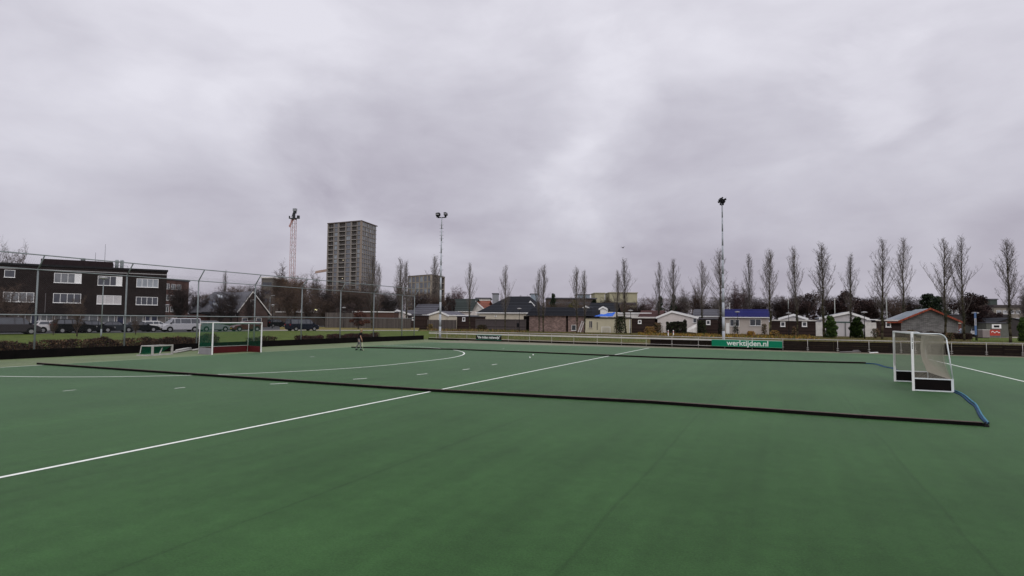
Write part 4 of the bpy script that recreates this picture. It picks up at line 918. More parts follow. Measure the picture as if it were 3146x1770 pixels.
gable_house('white trimmed gable with dark roof over the rubble outbuildings', 1776, 1826, 1800, 941, 957, tiles_dark, tiles_dark, back=16, depth=5)
gable_house('white fronted small dormer house behind the blue tarpaulin', 1844, 1863, 1853, 943, 948, white, tiles_dark, back=20, depth=5, name='dormer', cat='dormer')
f, t = flat_shed('chalet', 'cream flat roofed chalet with white roof edge behind the leaning white frame', 'chalet', 1797, 1937, 975, mat('cream_panel', (0.56, 0.52, 0.38), 0.8, 0.1, 0.6), felt, depth=7, edge=blackm, back=-1)
x, z = f.xz(1815, 997); window(t, x, z, .75, 1.5, 0, 2, fm=cream)
x, z = f.xz(1835, 1002); MB().box(x-.1, x+.1, -.05, -.004, z-.8, z+.8).build('shutter', mat('grey_shutter', (0.2, .19, .15), .8), t)
MB().box(f.w-.18, f.w+.03, -.06, -.004, -.02, f.xz(1900, 978)[1]-.2).build('corner_trim', white, t)
za = f.xz(1850, 972)[1]
tp = thing('tarpaulin', 'bright blue tarpaulin spread over the roof of the cream flat roofed chalet', 'tarpaulin', (f.a.x+f.d.x*f.xz(1823, 970)[0], f.a.y+f.d.y*f.xz(1823, 970)[0], za), f.rot)
mb = MB(); nx, ny = 16, 8; LW = f.xz(1879, 970)[0]-f.xz(1823, 970)[0]; rn = random.Random(3)
for j in range(ny+1):
    for i in range(nx+1):
        u, v = i/nx, j/ny; mb.v.append((u*LW + rn.uniform(-.05, .05), .8+v*3, .0 + v*(.35+.55*u) + .08*math.sin(u*17+v*5)*v + rn.uniform(-.03, .03)))
for j in range(ny):
    for i in range(nx): a = j*(nx+1)+i; mb.f.append((a, a+1, a+nx+2, a+nx+1)); mb.m.append(0)
o0_ = len(mb.v); 
mb.build('sheet', mat('blue_tarp', (0.01, 0.12, 0.60), 0.5, 0.2, 2), tp)
MB().box(.2, LW-.2, 1.0, 3.6, -.02, .02).build('battens', white_dirty, tp)
# things leaning / standing by the sheds
def leaning_ladder():
    f = Facade(1776, 1792, invD(1780)-1.6, invD(1790)-1.6); t = thing('ladder', 'aluminium ladder leaning on the rubble outbuilding', 'ladder', (f.a.x, f.a.y, 0), f.rot)
    z = f.xz(1787, 986)[1]; s = .7; mb = MB()
    for x in (0, .5): mb.tube((x, 0, 0), (x+.7, 1.1, z), .035, n=6)
    mb.build('rails', white, t)
    for k in range(8): q = (k+.7)/8.5; mb = MB(); mb.tube((.7*q, 1.1*q, z*q), (.5+.7*q, 1.1*q, z*q), .028, n=6); mb.build('rung', white, t)
leaning_ladder()
f = Facade(1848, 1875, invD(1850)-2, invD(1875)-2); t = thing('white_frame', 'white rectangular frame with netting leaning on the cream chalet', 'frame', (f.a.x, f.a.y, 0), f.rot); z = f.xz(1860, 1004)[1]
mb = MB(); mb.box(0, f.w, 0, .08, z-.1, z); mb.box(0, .1, 0, .08, 0, z-.1); mb.box(f.w-.1, f.w, 0, .08, 0, z-.1); mb.build('bars', white, t); net((.1, .04, z-.1), (f.w-.1, .04, z-.1), (f.w-.1, .04, .05), (.1, .04, .05), .15, .018).build('netting', white_dirty, t)
flat_shed('shed', 'dark brown shed with one small white window right of the cream flat roofed chalet', 'shed', 1940, 2010, 975, planks_brown, felt, wins=((1965.5, 989, .7, .75),), edge=white_dirty)
slope_house('low reddish brown roofed chalet behind the dark brown shed', 1965, 2030, 956, 974, white_dirty, tiles_brown, back=6, depth=8)
flat_shed('low_building', 'long pale grey flat roof behind the cream chalet and blue tarpaulin', 'building', 1895, 2000, 961, white_dirty, grey_metal, back=8, depth=14, edge=white)
gable_house('wide white gabled chalet behind the dark hedge', 2020, 2142, 2064, 957, 975, plaster, felt, back=1, depth=9, wins=((2135, 985, .7, .9, 1),))
slope_house('grey roofed chalet between the white gabled chalet and the blue roof', 2132, 2222, 952, 971, plaster, tiles_grey, back=5, depth=8)
flat_shed('shed', 'brown clad shed with one white window left of the right floodlight mast', 'shed', 2147, 2206, 978, planks_brown, felt, wins=((2176, 991, .8, .9),), edge=None)
f, t = slope_house('cream chalet with deep blue roof behind the right floodlight mast', 2227, 2362, 952, 974, mat('beige_siding', (0.50, 0.45, 0.41), .8, .1, .6), tiles_blue, back=0, depth=8, wins=((2251, 992, 1.0, 1.3, 1), (2263, 992, 1.0, 1.3, 1), (2321, 991, 2.0, 1.3, 2)))
x, z = f.xz(2263, 995); MB().box(x-1.9, x-1.3, -.05, -.004, -.02, 2.2).build('panel', white, t)
gable_house('small white gable behind the dark shed with two windows', 2396, 2478, 2438, 967, 979, white_dirty, tiles_green, back=5, depth=7)
flat_shed('shed', 'long dark brown shed with two small white windows left of the round conifers', 'shed', 2368, 2506, 983, planks_brown, felt, wins=((2405, 996, .85, .95), (2471.5, 996, .85, .95)), edge=white_dirty)
f, t = gable_house('white gabled chalet between the two round conifers', 2523, 2664, 2607, 960, 978, mat('pale_panel', (0.55, 0.53, 0.54), .8, .06, .6), grey_metal, back=1, depth=9, over=.35)
z1 = f.xz(2600, 990)[1]; x0, x1 = f.xz(2568, 990)[0], f.xz(2612, 990)[0]; MB().box(x0, x1, -.06, -.004, z1-.1, z1+.1).build('awning_rail', mat('green_rail', (0.05, .1, .09), .6), t); MB().box(f.xz(2597, 1000)[0]-.1, f.xz(2597, 1000)[0]+.1, -.07, -.004, 0, z1-.1).build('downpipe', mat('grey_pipe2', (.2, .2, .2), .6), t)
timber_fence(2506, 2530, 990, 'low white wall left of the left round conifer', white_dirty, posts=False)
timber_fence(2655, 2692, 991, 'low white wall right of the right round conifer', white_dirty, posts=False)
flat_shed('pergola', 'white roofed carport behind the low white wall', 'carport', 2656, 2694, 981, white_dirty, white, back=5, edge=white, depth=5)
flat_shed('shed', 'brown clad shed with white framed window left of the stone gabled house', 'shed', 2692, 2768, 983, planks_brown, felt, wins=((2729, 998, .8, .9),), edge=white_dirty)
f, t = bld('house', 'grey stone house with orange tiled gable edge and grey roof', 'building', 2768, 2944)
xr, zr = f.xz(2857, 950); ze = f.xz(2857, 986)[1]
gable_walls(t, 0, f.w, 0, 10, ze-.05, zr-.1, grey_stone, xr=xr)
orange = banded('orange_tiles', (0.30, 0.075, 0.045), (0.17, 0.045, 0.03), 0.24, .8, 0, .7)
gable_roof(t, 0, f.w, 0, 10, ze, zr, mat('solar_grey', (0.16, 0.19, 0.22), 0.35, 0.15, .8), None, 'y', .5, xr=xr)
mb = MB(); sl = (zr-ze)/xr; sr = (zr-ze)/(f.w-xr)
mb.prism([(-.55, ze-.55*sl-.12), (xr, zr-.08), (xr, zr+.24), (-.55, ze-.55*sl+.2)], -.55, -.305); mb.prism([(xr+.003, zr-.08), (f.w+.55, ze-.55*sr-.12), (f.w+.55, ze-.55*sr+.2), (xr+.003, zr+.24)], -.55, -.305); mb.build('tiled_verge', orange, t)
# left lean: roof plane that continues to the left over a porch
x5 = f.xz(2726, 983)[0]; mb = MB(); mb.add([(x5, -.3, ze-.35), (0, -.3, ze-.35), (xr-.3, 5, zr-.1), (xr*.45, 5, zr-.3), (x5, 10, ze-.35), (0, 10, ze-.35)], [(0, 1, 2, 3), (4, 3, 2, 5), (0, 3, 4), (0, 4, 5, 1), (1, 5, 2)]); mb.build('side_roof', mat('solar_grey', (0, 0, 0)), t)
MB().box(x5-.1, .1, -.5, -.31, ze-.42, ze-.2).build('tiled_eave', orange, t)
# --- right-hand background
flat_shed('warehouse', 'large white industrial building far behind the stone house', 'building', 2915, 3000, 935, mat('white_cladding', (0.50, 0.50, 0.52), .7, .05, .3), felt, depth=20, d=230)
flat_shed('warehouse', 'dark flat roofed building below the white industrial building', 'building', 2905, 3100, 966, mat('dark_cladding', (0.05, 0.045, 0.045), .8), felt, depth=14, d=170)
f, t = flat_shed('low_building', 'low red brown shop front beside the stone house', 'building', 2940, 3012, 992, mat('shop_brick', (0.16, 0.07, 0.055), .8), felt, depth=5, d=122, edge=mat('shop_fascia', (0.45, .38, .3), .7))
f, t = bld('apartment_block', 'beige flats with rows of pale windows at the far right', 'building', 3055, 3300, d=240)
for k, (pt, m_) in enumerate(((944, None),)):
    z = f.xz(3120, pt)[1]; MB().box(0, f.w, 0, 12, -.05, z).build('wall', mat('beige_wall', (0.25, 0.225, 0.19), .8, .1, .3), t); MB().box(-.5, f.w, -.5, 12.5, z, z+.9).build('roof', mat('brown_roof', (0.07, 0.06, 0.06), .8), t)
    for r_ in range(3):
        for c_ in range(12): window(t, 2+c_*2.6, z-2.0-r_*3.1, 2.0, 1.5, 0, 1, pm=glass('pale_window', (0.35, .36, .37)))
f, t = bld('apartment_block', 'lower beige flats with pale balcony panels in front of the far right flats', 'building', 3020, 3090, d=200)
z = f.xz(3050, 965)[1]; MB().box(0, f.w, 0, 10, -.05, z).build('wall', mat('beige_wall2', (0.20, 0.18, 0.15), .8, .1, .3), t)
for c_ in range(6): window(t, 1+c_*1.25, z-2.2, 1.0, 2.2, 0, 1, pm=glass('pale_window', (0.35, .36, .37)))
f, t = flat_shed('shed', 'grey green shed with a white sign behind the red banner', 'shed', 3030, 3105, 990, mat('grey_green_cladding', (0.12, 0.125, 0.11), .8, .15), felt, depth=6, d=108)
x, z = f.xz(3061, 1003); MB().box(x-.85, x+.85, -.06, -.004, z-.38, z+.38).build('sign', white, t); MB().box(x-.5, x+.5, -.075, -.062, z-.2, z+.2).build('sign_marks', blackm, t)
gable_house('dark canopy roof between the grey green shed and the right edge', 3060, 3180, 3105, 978, 992, mat('dark_cladding', (0, 0, 0)), tiles_dark, fasc=None, back=0, d=118, depth=8, name='canopy_building', cat='building')
# skyline blocks
def sky_block(label, x0, x1, pt, D, m, m2=None, band=None):
    f, t = bld('far_building', label, 'building', x0, x1, d=D); z = f.xz((x0+x1)/2, pt)[1]
    MB().box(0, f.w, 0, 16, -.05, z).build('wall', m, t); MB().box(-.4, f.w+.4, -.4, 16.4, z, z+.5).build('roof', m2 or felt, t)
    if band:
        zz = z-band
        while zz > 3: MB().box(.5, f.w-.5, -.06, -.004, zz-.8, zz+.8).build('window_band', darkglass, t); zz -= 3.3
sky_block('distant yellowish rooftop block, left one of two on the skyline', 1828, 1858, 902, 330, olive, mat('olive_roof', (0.33, .31, .22), .8), 6)
sky_block('distant wide yellowish rooftop block, right one of two on the skyline', 1873, 1958, 901, 330, olive, mat('olive_roof', (0, 0, 0)), 6)
sky_block('distant long dark low building under the skyline blocks', 1682, 1832, 918, 300, mat('far_brick', (0.07, 0.055, 0.05), .9), felt, 2.5)
sky_block('distant blue glass block left of the paired poplars', 1630, 1652, 904, 420, glass('blue_glass', (0.22, 0.27, 0.33)))
sky_block('distant grey rooftop above the big hip roof', 1512, 1530, 903, 400, mat('far_grey', (0.25, 0.26, 0.29), .8))
sky_block('distant blue grey glass block beside the right of the skyline pines', 1775, 1812, 906, 400, glass('blue_glass', (0, 0, 0)))
sky_block('distant brownish block behind the left woods', 800, 835, 855, 240, mat('far_brown', (0.14, 0.13, 0.12), .8), white_dirty, 2.5)
sky_block('distant grey white roofs behind the red roofed house', 1462, 1505, 918, 260, white_dirty, felt, 3)
sky_block('distant dark green glazed block left of the far right flats', 3045, 3066, 921, 300, mat('dark_glazed', (0.06, 0.075, 0.07), .5), felt)
# --- tower crane
D = 380; cb_ = B(894, D); zc = W(900, 672, D).z
cr = thing('tower_crane', 'tall red and white lattice tower crane left of the residential tower', 'crane', (cb_.x, cb_.y, 0), R(20))
redc = mat('crane_red', (0.52, 0.32, 0.31), 0.6, 0.1, 1); whc = mat('crane_white', (0.55, 0.52, 0.52), 0.6); dkc = mat('crane_dark', (0.04, 0.045, 0.05), .6)
hw = 1.3; mb = MB()
for x in (-hw, hw):
    for y in (-hw, hw): mb.tube((x, y, 0), (x, y, zc), .14, n=5)
n = int(zc/2.4)
for k in range(n):
    z0, z1 = zc*k/n, zc*(k+1)/n
    for (a, b) in (((-hw, -hw), (hw, -hw)), ((hw, -hw), (hw, hw)), ((hw, hw), (-hw, hw)), ((-hw, hw), (-hw, -hw))):
        if k % 2: a, b = b, a
        mb.tube((*a, z0), (*b, z1), .075, n=4, mi=k % 2, caps=False); mb.tube((*a, z1), (*b, z1), .07, n=4, mi=1, caps=False)
mb.build('mast', [redc, whc], cr)
mb = MB(); mb.box(-1.4, 1.4, -1.4, 1.4, zc, zc+.6); mb.box(-3.0, 3.6, -.9, .9, zc+.6, zc+1.0); mb.box(2.3, 3.7, -.7, .7, zc+1.0, zc+2.6); mb.box(-3.0, -2.8, -.8, .8, zc+1.0, zc+2.4); mb.build('slewing_platform', dkc, cr)
mb = MB(); mb.box(-.7, .7, -.7, .7, zc+1.0, zc+4.0); mb.box(-.2, 1.4, -.8, .8, zc+4.0, zc+5.6); mb.build('machinery', dkc, cr); mb = MB(); mb.box(-.5, 1.7, -.9, .9, zc+5.6, zc+7.2); mb.tube((-1.6, 0, zc+1.5), (.2, 0, zc+6.5), .2, n=6); mb.build('cab', mat('crane_grey', (.28, .30, .32), .5), cr)
mb = MB(); mb.add([(-1.2, -.4, zc+.6), (-1.2, .4, zc+.6), (-.3, .4, zc-.2), (-.3, -.4, zc-.2)], [(0, 1, 2, 3)]); mb.tube((-.6, 0, zc+.5), (-3.0, 0, zc-4.6), .4, n=6); mb.tube((-.2, 0, zc-.2), (-2.6, 0, zc-5.0), .3, n=6); mb.build('jib_foot', redc, cr)
# the jib of a second crane, low, left of the tower
D = 440; a = W(968, 837, D); b = W(1030, 827, D)
cj = thing('mobile_crane', 'orange boom of a crane emerging behind the left side of the tower', 'crane', (a.x, a.y, 0), math.atan2((b-a).y, (b-a).x)); Lj = math.hypot(b.x-a.x, b.y-a.y); oc = mat('crane_orange', (0.45, 0.33, 0.28), .6)
MB().prism([(0, a.z-.8), (0.6, a.z+1.0), (Lj, b.z+1.1), (Lj, b.z-.7)], -.6, .6).build('boom', oc, cj); MB().tube((Lj-.5, 0, 0), (Lj-.5, 0, b.z), .8, n=8).build('mast', oc, cj)
# ------------------------------------------------------------------ vegetation
def bark(name, c, moss=None, zs=1.0):
    m = mat(name, c, 0.9, 0.3, 2.5, spec=0.2)
    return m
bark_dark = bark('dark_bark', (0.040, 0.032, 0.028)); bark_moss = mat('mossy_bark', (0.042, 0.036, 0.026), 0.95, scale=1.5, col2=(0.075, 0.066, 0.036), spec=.1)
twig_grey = bark('grey_twigs', (0.135, 0.118, 0.108)); twig_brown = bark('brown_twigs', (0.092, 0.064, 0.051)); twig_dark = bark('dark_twigs', (0.044, 0.032, 0.030)); twig_pink = bark('pinkish_twigs', (0.115, 0.075, 0.078))
twig_ochre = bark('ochre_twigs', (0.11, 0.072, 0.045))
ivy_m = mat('ivy', (0.012, 0.018, 0.008), 0.7, scale=1.5, col2=(0.035, 0.045, 0.018), spec=.2)
def grow(mb, p, d, L, r, rnd, up, segs=4, wob=0.12, n=3):
    pts = [p.copy()]; rr = [r]
    for k in range(segs):
        d = (d + Vector((rnd.gauss(0, wob), rnd.gauss(0, wob), rnd.gauss(0, wob*.5))) + Vector((0, 0, up))).normalized()
        p = p + d*(L/segs); pts.append(p.copy()); rr.append(r*(1-(k+1)/segs*.8))
    for k in range(segs): mb.tube(pts[k], pts[k+1], rr[k], rr[k+1], n, 0, False)
    return pts, rr
def poplar(seed, H=14.0, wid=1.0, z0=.24, narrow_top=1.0):
    rnd = random.Random(seed); t = thing('poplar', '', 'tree', (0, 0, 0), 0, 'row of bare poplars behind the far railing'); H0 = H
    trunk = MB(); p = Vector((0, 0, -.1)); tp = [p]; N_ = 14; lx, ly = rnd.uniform(-.012, .012), rnd.uniform(-.012, .012)
    for k in range(N_): p = p + Vector((rnd.gauss(lx, .045), rnd.gauss(ly, .045), (H*.97)/N_)); tp.append(p)
    rad = lambda s: 0.155*(1-s)**.85+.014
    for k in range(N_): trunk.tube(tp[k], tp[k+1], rad(k/N_), rad((k+1)/N_), 8)
    trunk.build('trunk', bark_moss, t, True)
    def at(s): q = s*N_; k = min(N_-1, int(q)); return tp[k].lerp(tp[k+1], q-k)
    br = MB(); nb = 54
    for i in range(nb):
        s = z0 + (0.985-z0)*((i+rnd.random())/nb)**.95; az = rnd.uniform(0, 2*math.pi)
        top = (s-z0)/(1-z0); spread = (0.80-.42*top)*wid*rnd.uniform(.6, 1.3)
        L = (0.36*H*(1-top)**.75*min(1, .45+top*2.0)+.5)*rnd.uniform(.6, 1.05)
        if rnd.random() < .04: L *= 1.2
        d = Vector((math.cos(az)*spread, math.sin(az)*spread, 1)).normalized()
        pts, rr = grow(br, at(s), d, L, .016+.036*(L/(.36*H)), rnd, .11, 5, .12)
        ns = max(3, int(L*3.7))
        for j in range(ns):
            u = .15+.85*(j+rnd.random())/ns; q = u*5; k = min(4, int(q)); c = pts[k].lerp(pts[k+1], q-k); a2 = rnd.uniform(0, 6.28)
            d2 = Vector((math.cos(a2)*.75, math.sin(a2)*.75, .9)).normalized(); l2 = rnd.uniform(.35, .95)*(1.25-u*.5)*min(1.2, L/2+.3)
            pp, r2 = grow(br, c, d2, l2, .015, rnd, .14, 2, .15)
            for m in range(3):
                c3 = pp[1].lerp(pp[2], rnd.uniform(-.6, .9)); a3 = rnd.uniform(0, 6.28); d3 = Vector((math.cos(a3)*.8, math.sin(a3)*.8, .8)).normalized()
                br.tube(c3, c3+d3*rnd.uniform(.18, .45), .0095, .006, 3, 0, False)
    for i in range(90):                            # dense short shoots on the lower stem
        s = rnd.uniform(z0-.07, .52); az = rnd.uniform(0, 6.28); d = Vector((math.cos(az), math.sin(az), rnd.uniform(.5, 1.3))).normalized()
        c = at(s); l = rnd.uniform(.25, .8); br.tube(c, c+d*l, .013, .007, 3, 0, False)
        br.tube(c+d*l*.5, c+d*l*.5+Vector((rnd.gauss(0, .2), rnd.gauss(0, .2), .3)), .009, .006, 3, 0, False)
    br.build('crown', twig_grey, t)
    iv = MB()
    for i in range(260):
        s = abs(rnd.gauss(0, .09))+.19; c = at(min(.5, s))+Vector((rnd.gauss(0, .12), rnd.gauss(0, .12), 0)); iv.leaf(c, .075, 0, rnd)
    iv.build('ivy', ivy_m, t)
    return t
POP = [poplar(21, wid=.95), poplar(22, wid=.75, z0=.28), poplar(23, wid=1.15, z0=.22), poplar(24, wid=.85, z0=.26), poplar(25, wid=1.05, z0=.3), poplar(26, wid=.9, z0=.33), poplar(27, wid=1.1, z0=.2), poplar(28, wid=.8, z0=.3), poplar(29, wid=1.2, z0=.27)]
PL = [  # column at the foot, foot row, column at the top, top row, width factor, label
 (1141, 1014, 1143, 786, 1.15, 'bare poplar right of the tall tower, left of the pair by the mesh fence'),
 (1157, 1012, 1163, 812, .8, 'slimmer bare poplar right beside the tree at the foot of the tower'),
 (1234, 1017, 1236, 796, 1.0, 'bare poplar in front of the left edge of the low sand coloured block'),
 (1248, 1014, 1254, 806, .9, 'bare poplar overlapping the left side of the low sand coloured block'),
 (1337, 1007, 1330, 789, 1.1, 'tall bare poplar just left of the left floodlight mast'),
 (1345, 1008, 1350, 845, .7, 'short bare poplar touching the left floodlight mast'),
 (1443, 1016, 1444, 810, .85, 'bare poplar in front of the brown shed and the orange red roof'),
 (1552, 1018, 1554, 818, .95, 'bare poplar in front of the big dark hip roof'),
 (1656, 1020, 1652, 829, .8, 'left one of the two bare poplars in front of the pink rubble outbuilding'),
 (1669, 1020, 1677, 815, 1.0, 'right one of the two bare poplars in front of the pink rubble outbuilding'),
 (1772, 1024, 1778, 824, 1.0, 'left one of the two bare poplars by the leaning ladder'),
 (1795, 1024, 1797, 834, 1.0, 'right one of the two bare poplars by the leaning ladder'),
 (1894, 1025, 1898, 834, 1.0, 'left one of the two bare poplars before the cream flat roofed chalet'),
 (1924, 1024, 1931, 797, 1.15, 'taller right one of the two bare poplars before the cream flat roofed chalet'),
 (2023, 1022, 2028, 805, .9, 'slim bare poplar at the left end of the dark hedge'),
 (2066, 1024, 2064, 798, 1.0, 'bare poplar in front of the wide white gable'),
 (2156, 1026, 2154, 805, .9, 'bare poplar in front of the brown shed left of the right mast'),
 (2214, 1030, 2203, 769, 1.1, 'tall bare poplar right behind the right floodlight mast'),
 (2303, 1027, 2306, 782, .9, 'bare poplar in front of the middle of the blue roof'),
 (2366, 1033, 2364, 771, 1.2, 'bare poplar at the right end of the blue roofed chalet'),
 (2449, 1034, 2455, 763, 1.0, 'bare poplar in front of the long shed with two windows'),
 (2532, 1037, 2532, 750, 1.25, 'bare poplar touching the left round conifer'),
 (2612, 1037, 2610, 784, 1.1, 'short bare poplar beside the right round conifer'),
 (2710, 1042, 2708, 733, 1.1, 'tall bare poplar in front of the shed left of the stone house'),
 (2776, 1030, 2766, 734, 1.05, 'tall bare poplar at the left corner of the stone house'),
 (2905, 1045, 2890, 739, 1.2, 'tall bare poplar in front of the right half of the stone house'),
 (2963, 1046, 2962, 729, 1.05, 'tall bare poplar at the end of the clipped brown hedge'),
 (3104, 1053, 3106, 737, 1.25, 'rightmost fully visible bare poplar on the grass near the red banner'),
 (3188, 1056, 3192, 800, 1.2, 'bare poplar cut off by the right edge of the photo'),
 (688, 1010, 689, 834, .85, 'single bare poplar rising behind the steep grey roofed house'),
]
used = set(); rnd = random.Random(99)
for i, (bx_, by_, tx, ty_, wf, lab) in enumerate(PL):
    p = gp(bx_, by_); 
    if bx_ < 700: p = B(bx_, 160)
    D = (p-CAM).dot(_f); h = W(tx, ty_, D).z/14.0*1.015; k = [0, 5, 1, 7, 3, 6, 4, 8, 2][i % 9]
    root = POP[k]; rz = rnd.uniform(0, 6.28); w = wf*(.78+.14*rnd.random())*h
    if k in used: dup(root, lab, (p.x, p.y, 0), rz, (w, w, h))
    else: root.location = (p.x, p.y, 0); root.rotation_euler = (0, 0, rz); root.scale = (w, w, h); root['label'] = lab; used.add(k)

def broad(seed, kind):  # kind: n, dense, tall, sparse
    """bare broad-crowned tree 10 m tall, crown about 8 m wide"""
    rnd = random.Random(seed); t = thing('bare_tree', '', 'tree', (0, 0, 0), 0, 'bare trees behind the houses'); H = 10
    tr = MB(); tr.tube((0, 0, -.1), (.05, .05, 2.4), .24, .19, 8); tr.tube((.05, .05, 2.4), (0.1, -.05, 5.0), .19, .12, 8); tr.build('trunk', bark_dark, t, True)
    br = MB(); nb = {'dense': 48, 'sparse': 13}.get(kind, 28)
    for i in range(nb):
        s = rnd.uniform(1.3, 5.0); az = rnd.uniform(0, 6.28); tilt = rnd.uniform(.2, 1.25) if kind != 'tall' else rnd.uniform(.1, .6)
        d = Vector((math.cos(az)*tilt, math.sin(az)*tilt, 1)).normalized(); L = rnd.uniform(3.2, 5.2)*(1 if kind != 'tall' else 1.05)
        pts, rr = grow(br, Vector((.07, 0, s)), d, L, .075, rnd, .05, 5, .16)
        for j in range(13):
            u = rnd.uniform(.15, 1); q = u*5; k = min(4, int(q)); c = pts[k].lerp(pts[k+1], q-k); a2 = rnd.uniform(0, 6.28)
            d2 = Vector((math.cos(a2), math.sin(a2), rnd.uniform(0, 1.2))).normalized(); pp, r2 = grow(br, c, d2, rnd.uniform(.8, 2.0), .028, rnd, .06, 3, .2)
            for m in range(7):
                c3 = pp[rnd.randrange(3)].lerp(pp[-1], rnd.random()); a3 = rnd.uniform(0, 6.28); d3 = Vector((math.cos(a3), math.sin(a3), rnd.uniform(-.1, 1))).normalized(); l3 = rnd.uniform(.4, 1.0)
                br.tube(c3, c3+d3*l3, .015, .008, 3, 0, False)
                if m % 2: br.tube(c3+d3*l3*.5, c3+d3*l3*.5+Vector((rnd.gauss(0, .3), rnd.gauss(0, .3), .3)), .012, .008, 3, 0, False)
    br.build('crown', twig_brown, t); return t
def leafy(seed, cols, ls=.17, n=4600, shape='oak'):
    rnd = random.Random(seed); t = thing('leafy_tree', '', 'tree', (0, 0, 0), 0); H = 10
    tr = MB(); tr.tube((0, 0, -.1), (0, 0, 4), .25, .16, 8); cl = []
    if shape == 'oak':
        for i in range(17):
            az = rnd.uniform(0, 6.28); rr = rnd.uniform(.8, 3.9); z = rnd.uniform(2.6, 8.8); rr *= max(.25, math.sqrt(max(0, 1-((z-4.6)/5)**2))); c = Vector((math.cos(az)*rr, math.sin(az)*rr, z)); cl.append((c, rnd.uniform(.8, 1.5))); tr.tube((0, 0, rnd.uniform(1.5, 4)), c, .09, .03, 5)
    elif shape == 'pine':
        for i in range(20):
            z = rnd.uniform(1.5, 9.5); az = rnd.uniform(0, 6.28); rr = (10-z)*.30*rnd.uniform(.3, 1.1); c = Vector((math.cos(az)*rr, math.sin(az)*rr, z)); cl.append((c, .7+.06*(10-z))); tr.tube((0, 0, z-.6), c, .07, .03, 5)
        tr.tube((0, 0, 4), (0, 0, 9.4), .16, .04, 6)
    elif shape == 'bush':
        for i in range(26):
            az = rnd.uniform(0, 6.28); z = .9+8.0*(i+.5)/26; rr = 1.7*math.sin(min(3.0, .55+z*.25))*rnd.uniform(.2, 1.0); cl.append((Vector((math.cos(az)*rr, math.sin(az)*rr, z)), 1.45*(1 if z < 7 else .75)))
    tr.build('trunk', bark_dark, t, True); mb = MB()
    for i in range(n):
        c, r = cl[rnd.randrange(len(cl))]; v = Vector((rnd.gauss(0, 1), rnd.gauss(0, 1), rnd.gauss(0, .75))).normalized()*r*rnd.uniform(.35, 1.05)**.6
        p = c+v; p.z = max(.15, p.z); mb.leaf(p, ls, 0 if rnd.random() < .6 else 1, rnd)
    mb.build('crown', cols, t); return t
BR = [broad(1, 'n'), broad(2, 'dense'), broad(3, 'tall'), broad(4, 'n'), broad(5, 'sparse')]; BR[4].children[1].data.materials[0] = twig_dark
lf_purple = mat('withered_leaf', (0.028, 0.019, 0.019), .8, .35, 1.5, spec=.15); lf_purple2 = mat('withered_leaf_light', (0.055, 0.034, 0.030), .8, .35, 1.5, spec=.15)
lf_green = mat('pine_needles', (0.012, 0.020, 0.012), .8, .35, 1.5, spec=.15); lf_green2 = mat('pine_needles_light', (0.028, 0.042, 0.020), .8, .35, 1.5, spec=.15)
lf_con = mat('conifer_leaf', (0.018, 0.034, 0.012), .8, .35, 1.5, spec=.15); lf_con2 = mat('conifer_leaf_light', (0.06, 0.105, 0.02), .8, .3, 1.5, spec=.15)
lf_olive = mat('olive_leaf', (0.07, 0.065, 0.025), .8, .3, 1.5); lf_olive2 = mat('olive_leaf_light', (0.12, 0.10, 0.035), .8, .3, 1.5)
lf_red = mat('red_leaf', (0.055, 0.02, 0.017), .8, .35, 1.5, spec=.15); lf_red2 = mat('russet_leaf', (0.12, 0.05, 0.03), .8, .3, 1.5, spec=.15)
OAK = [leafy(31, [lf_purple, lf_purple2]), leafy(32, [lf_purple, lf_purple2])]
PINE = leafy(33, [lf_green, lf_green2], shape='pine'); CON = leafy(34, [lf_con, lf_con2], ls=.24, n=9500, shape='bush'); OLV = leafy(35, [lf_olive, lf_olive2], shape='bush', n=3000); REDT = leafy(36, [lf_red, lf_red2], ls=.24, n=2600)
placed = set()
def put(root, px, D, top, wpx, label, group, name=None, base_w=8.0, swap=None, tx=None):
    p = B(px, D); h = W(tx or px, top, D).z/10.0; w = wpx*D/F_PX/base_w
    if root is BR[4]: swap = None
    if root.name not in placed and not swap:
        placed.add(root.name); root.location = (p.x, p.y, 0); root.scale = (w, w, h); root['label'] = label; root['group'] = group; o = root
    else: o = dup(root, label, (p.x, p.y, 0), rnd.uniform(0, 6.28), (w, w, h), group, swap)
    if not group and 'group' in o: del o['group']
    return o
gL = 'bare trees behind the houses on the left'; gR = 'bare trees behind the chalets'
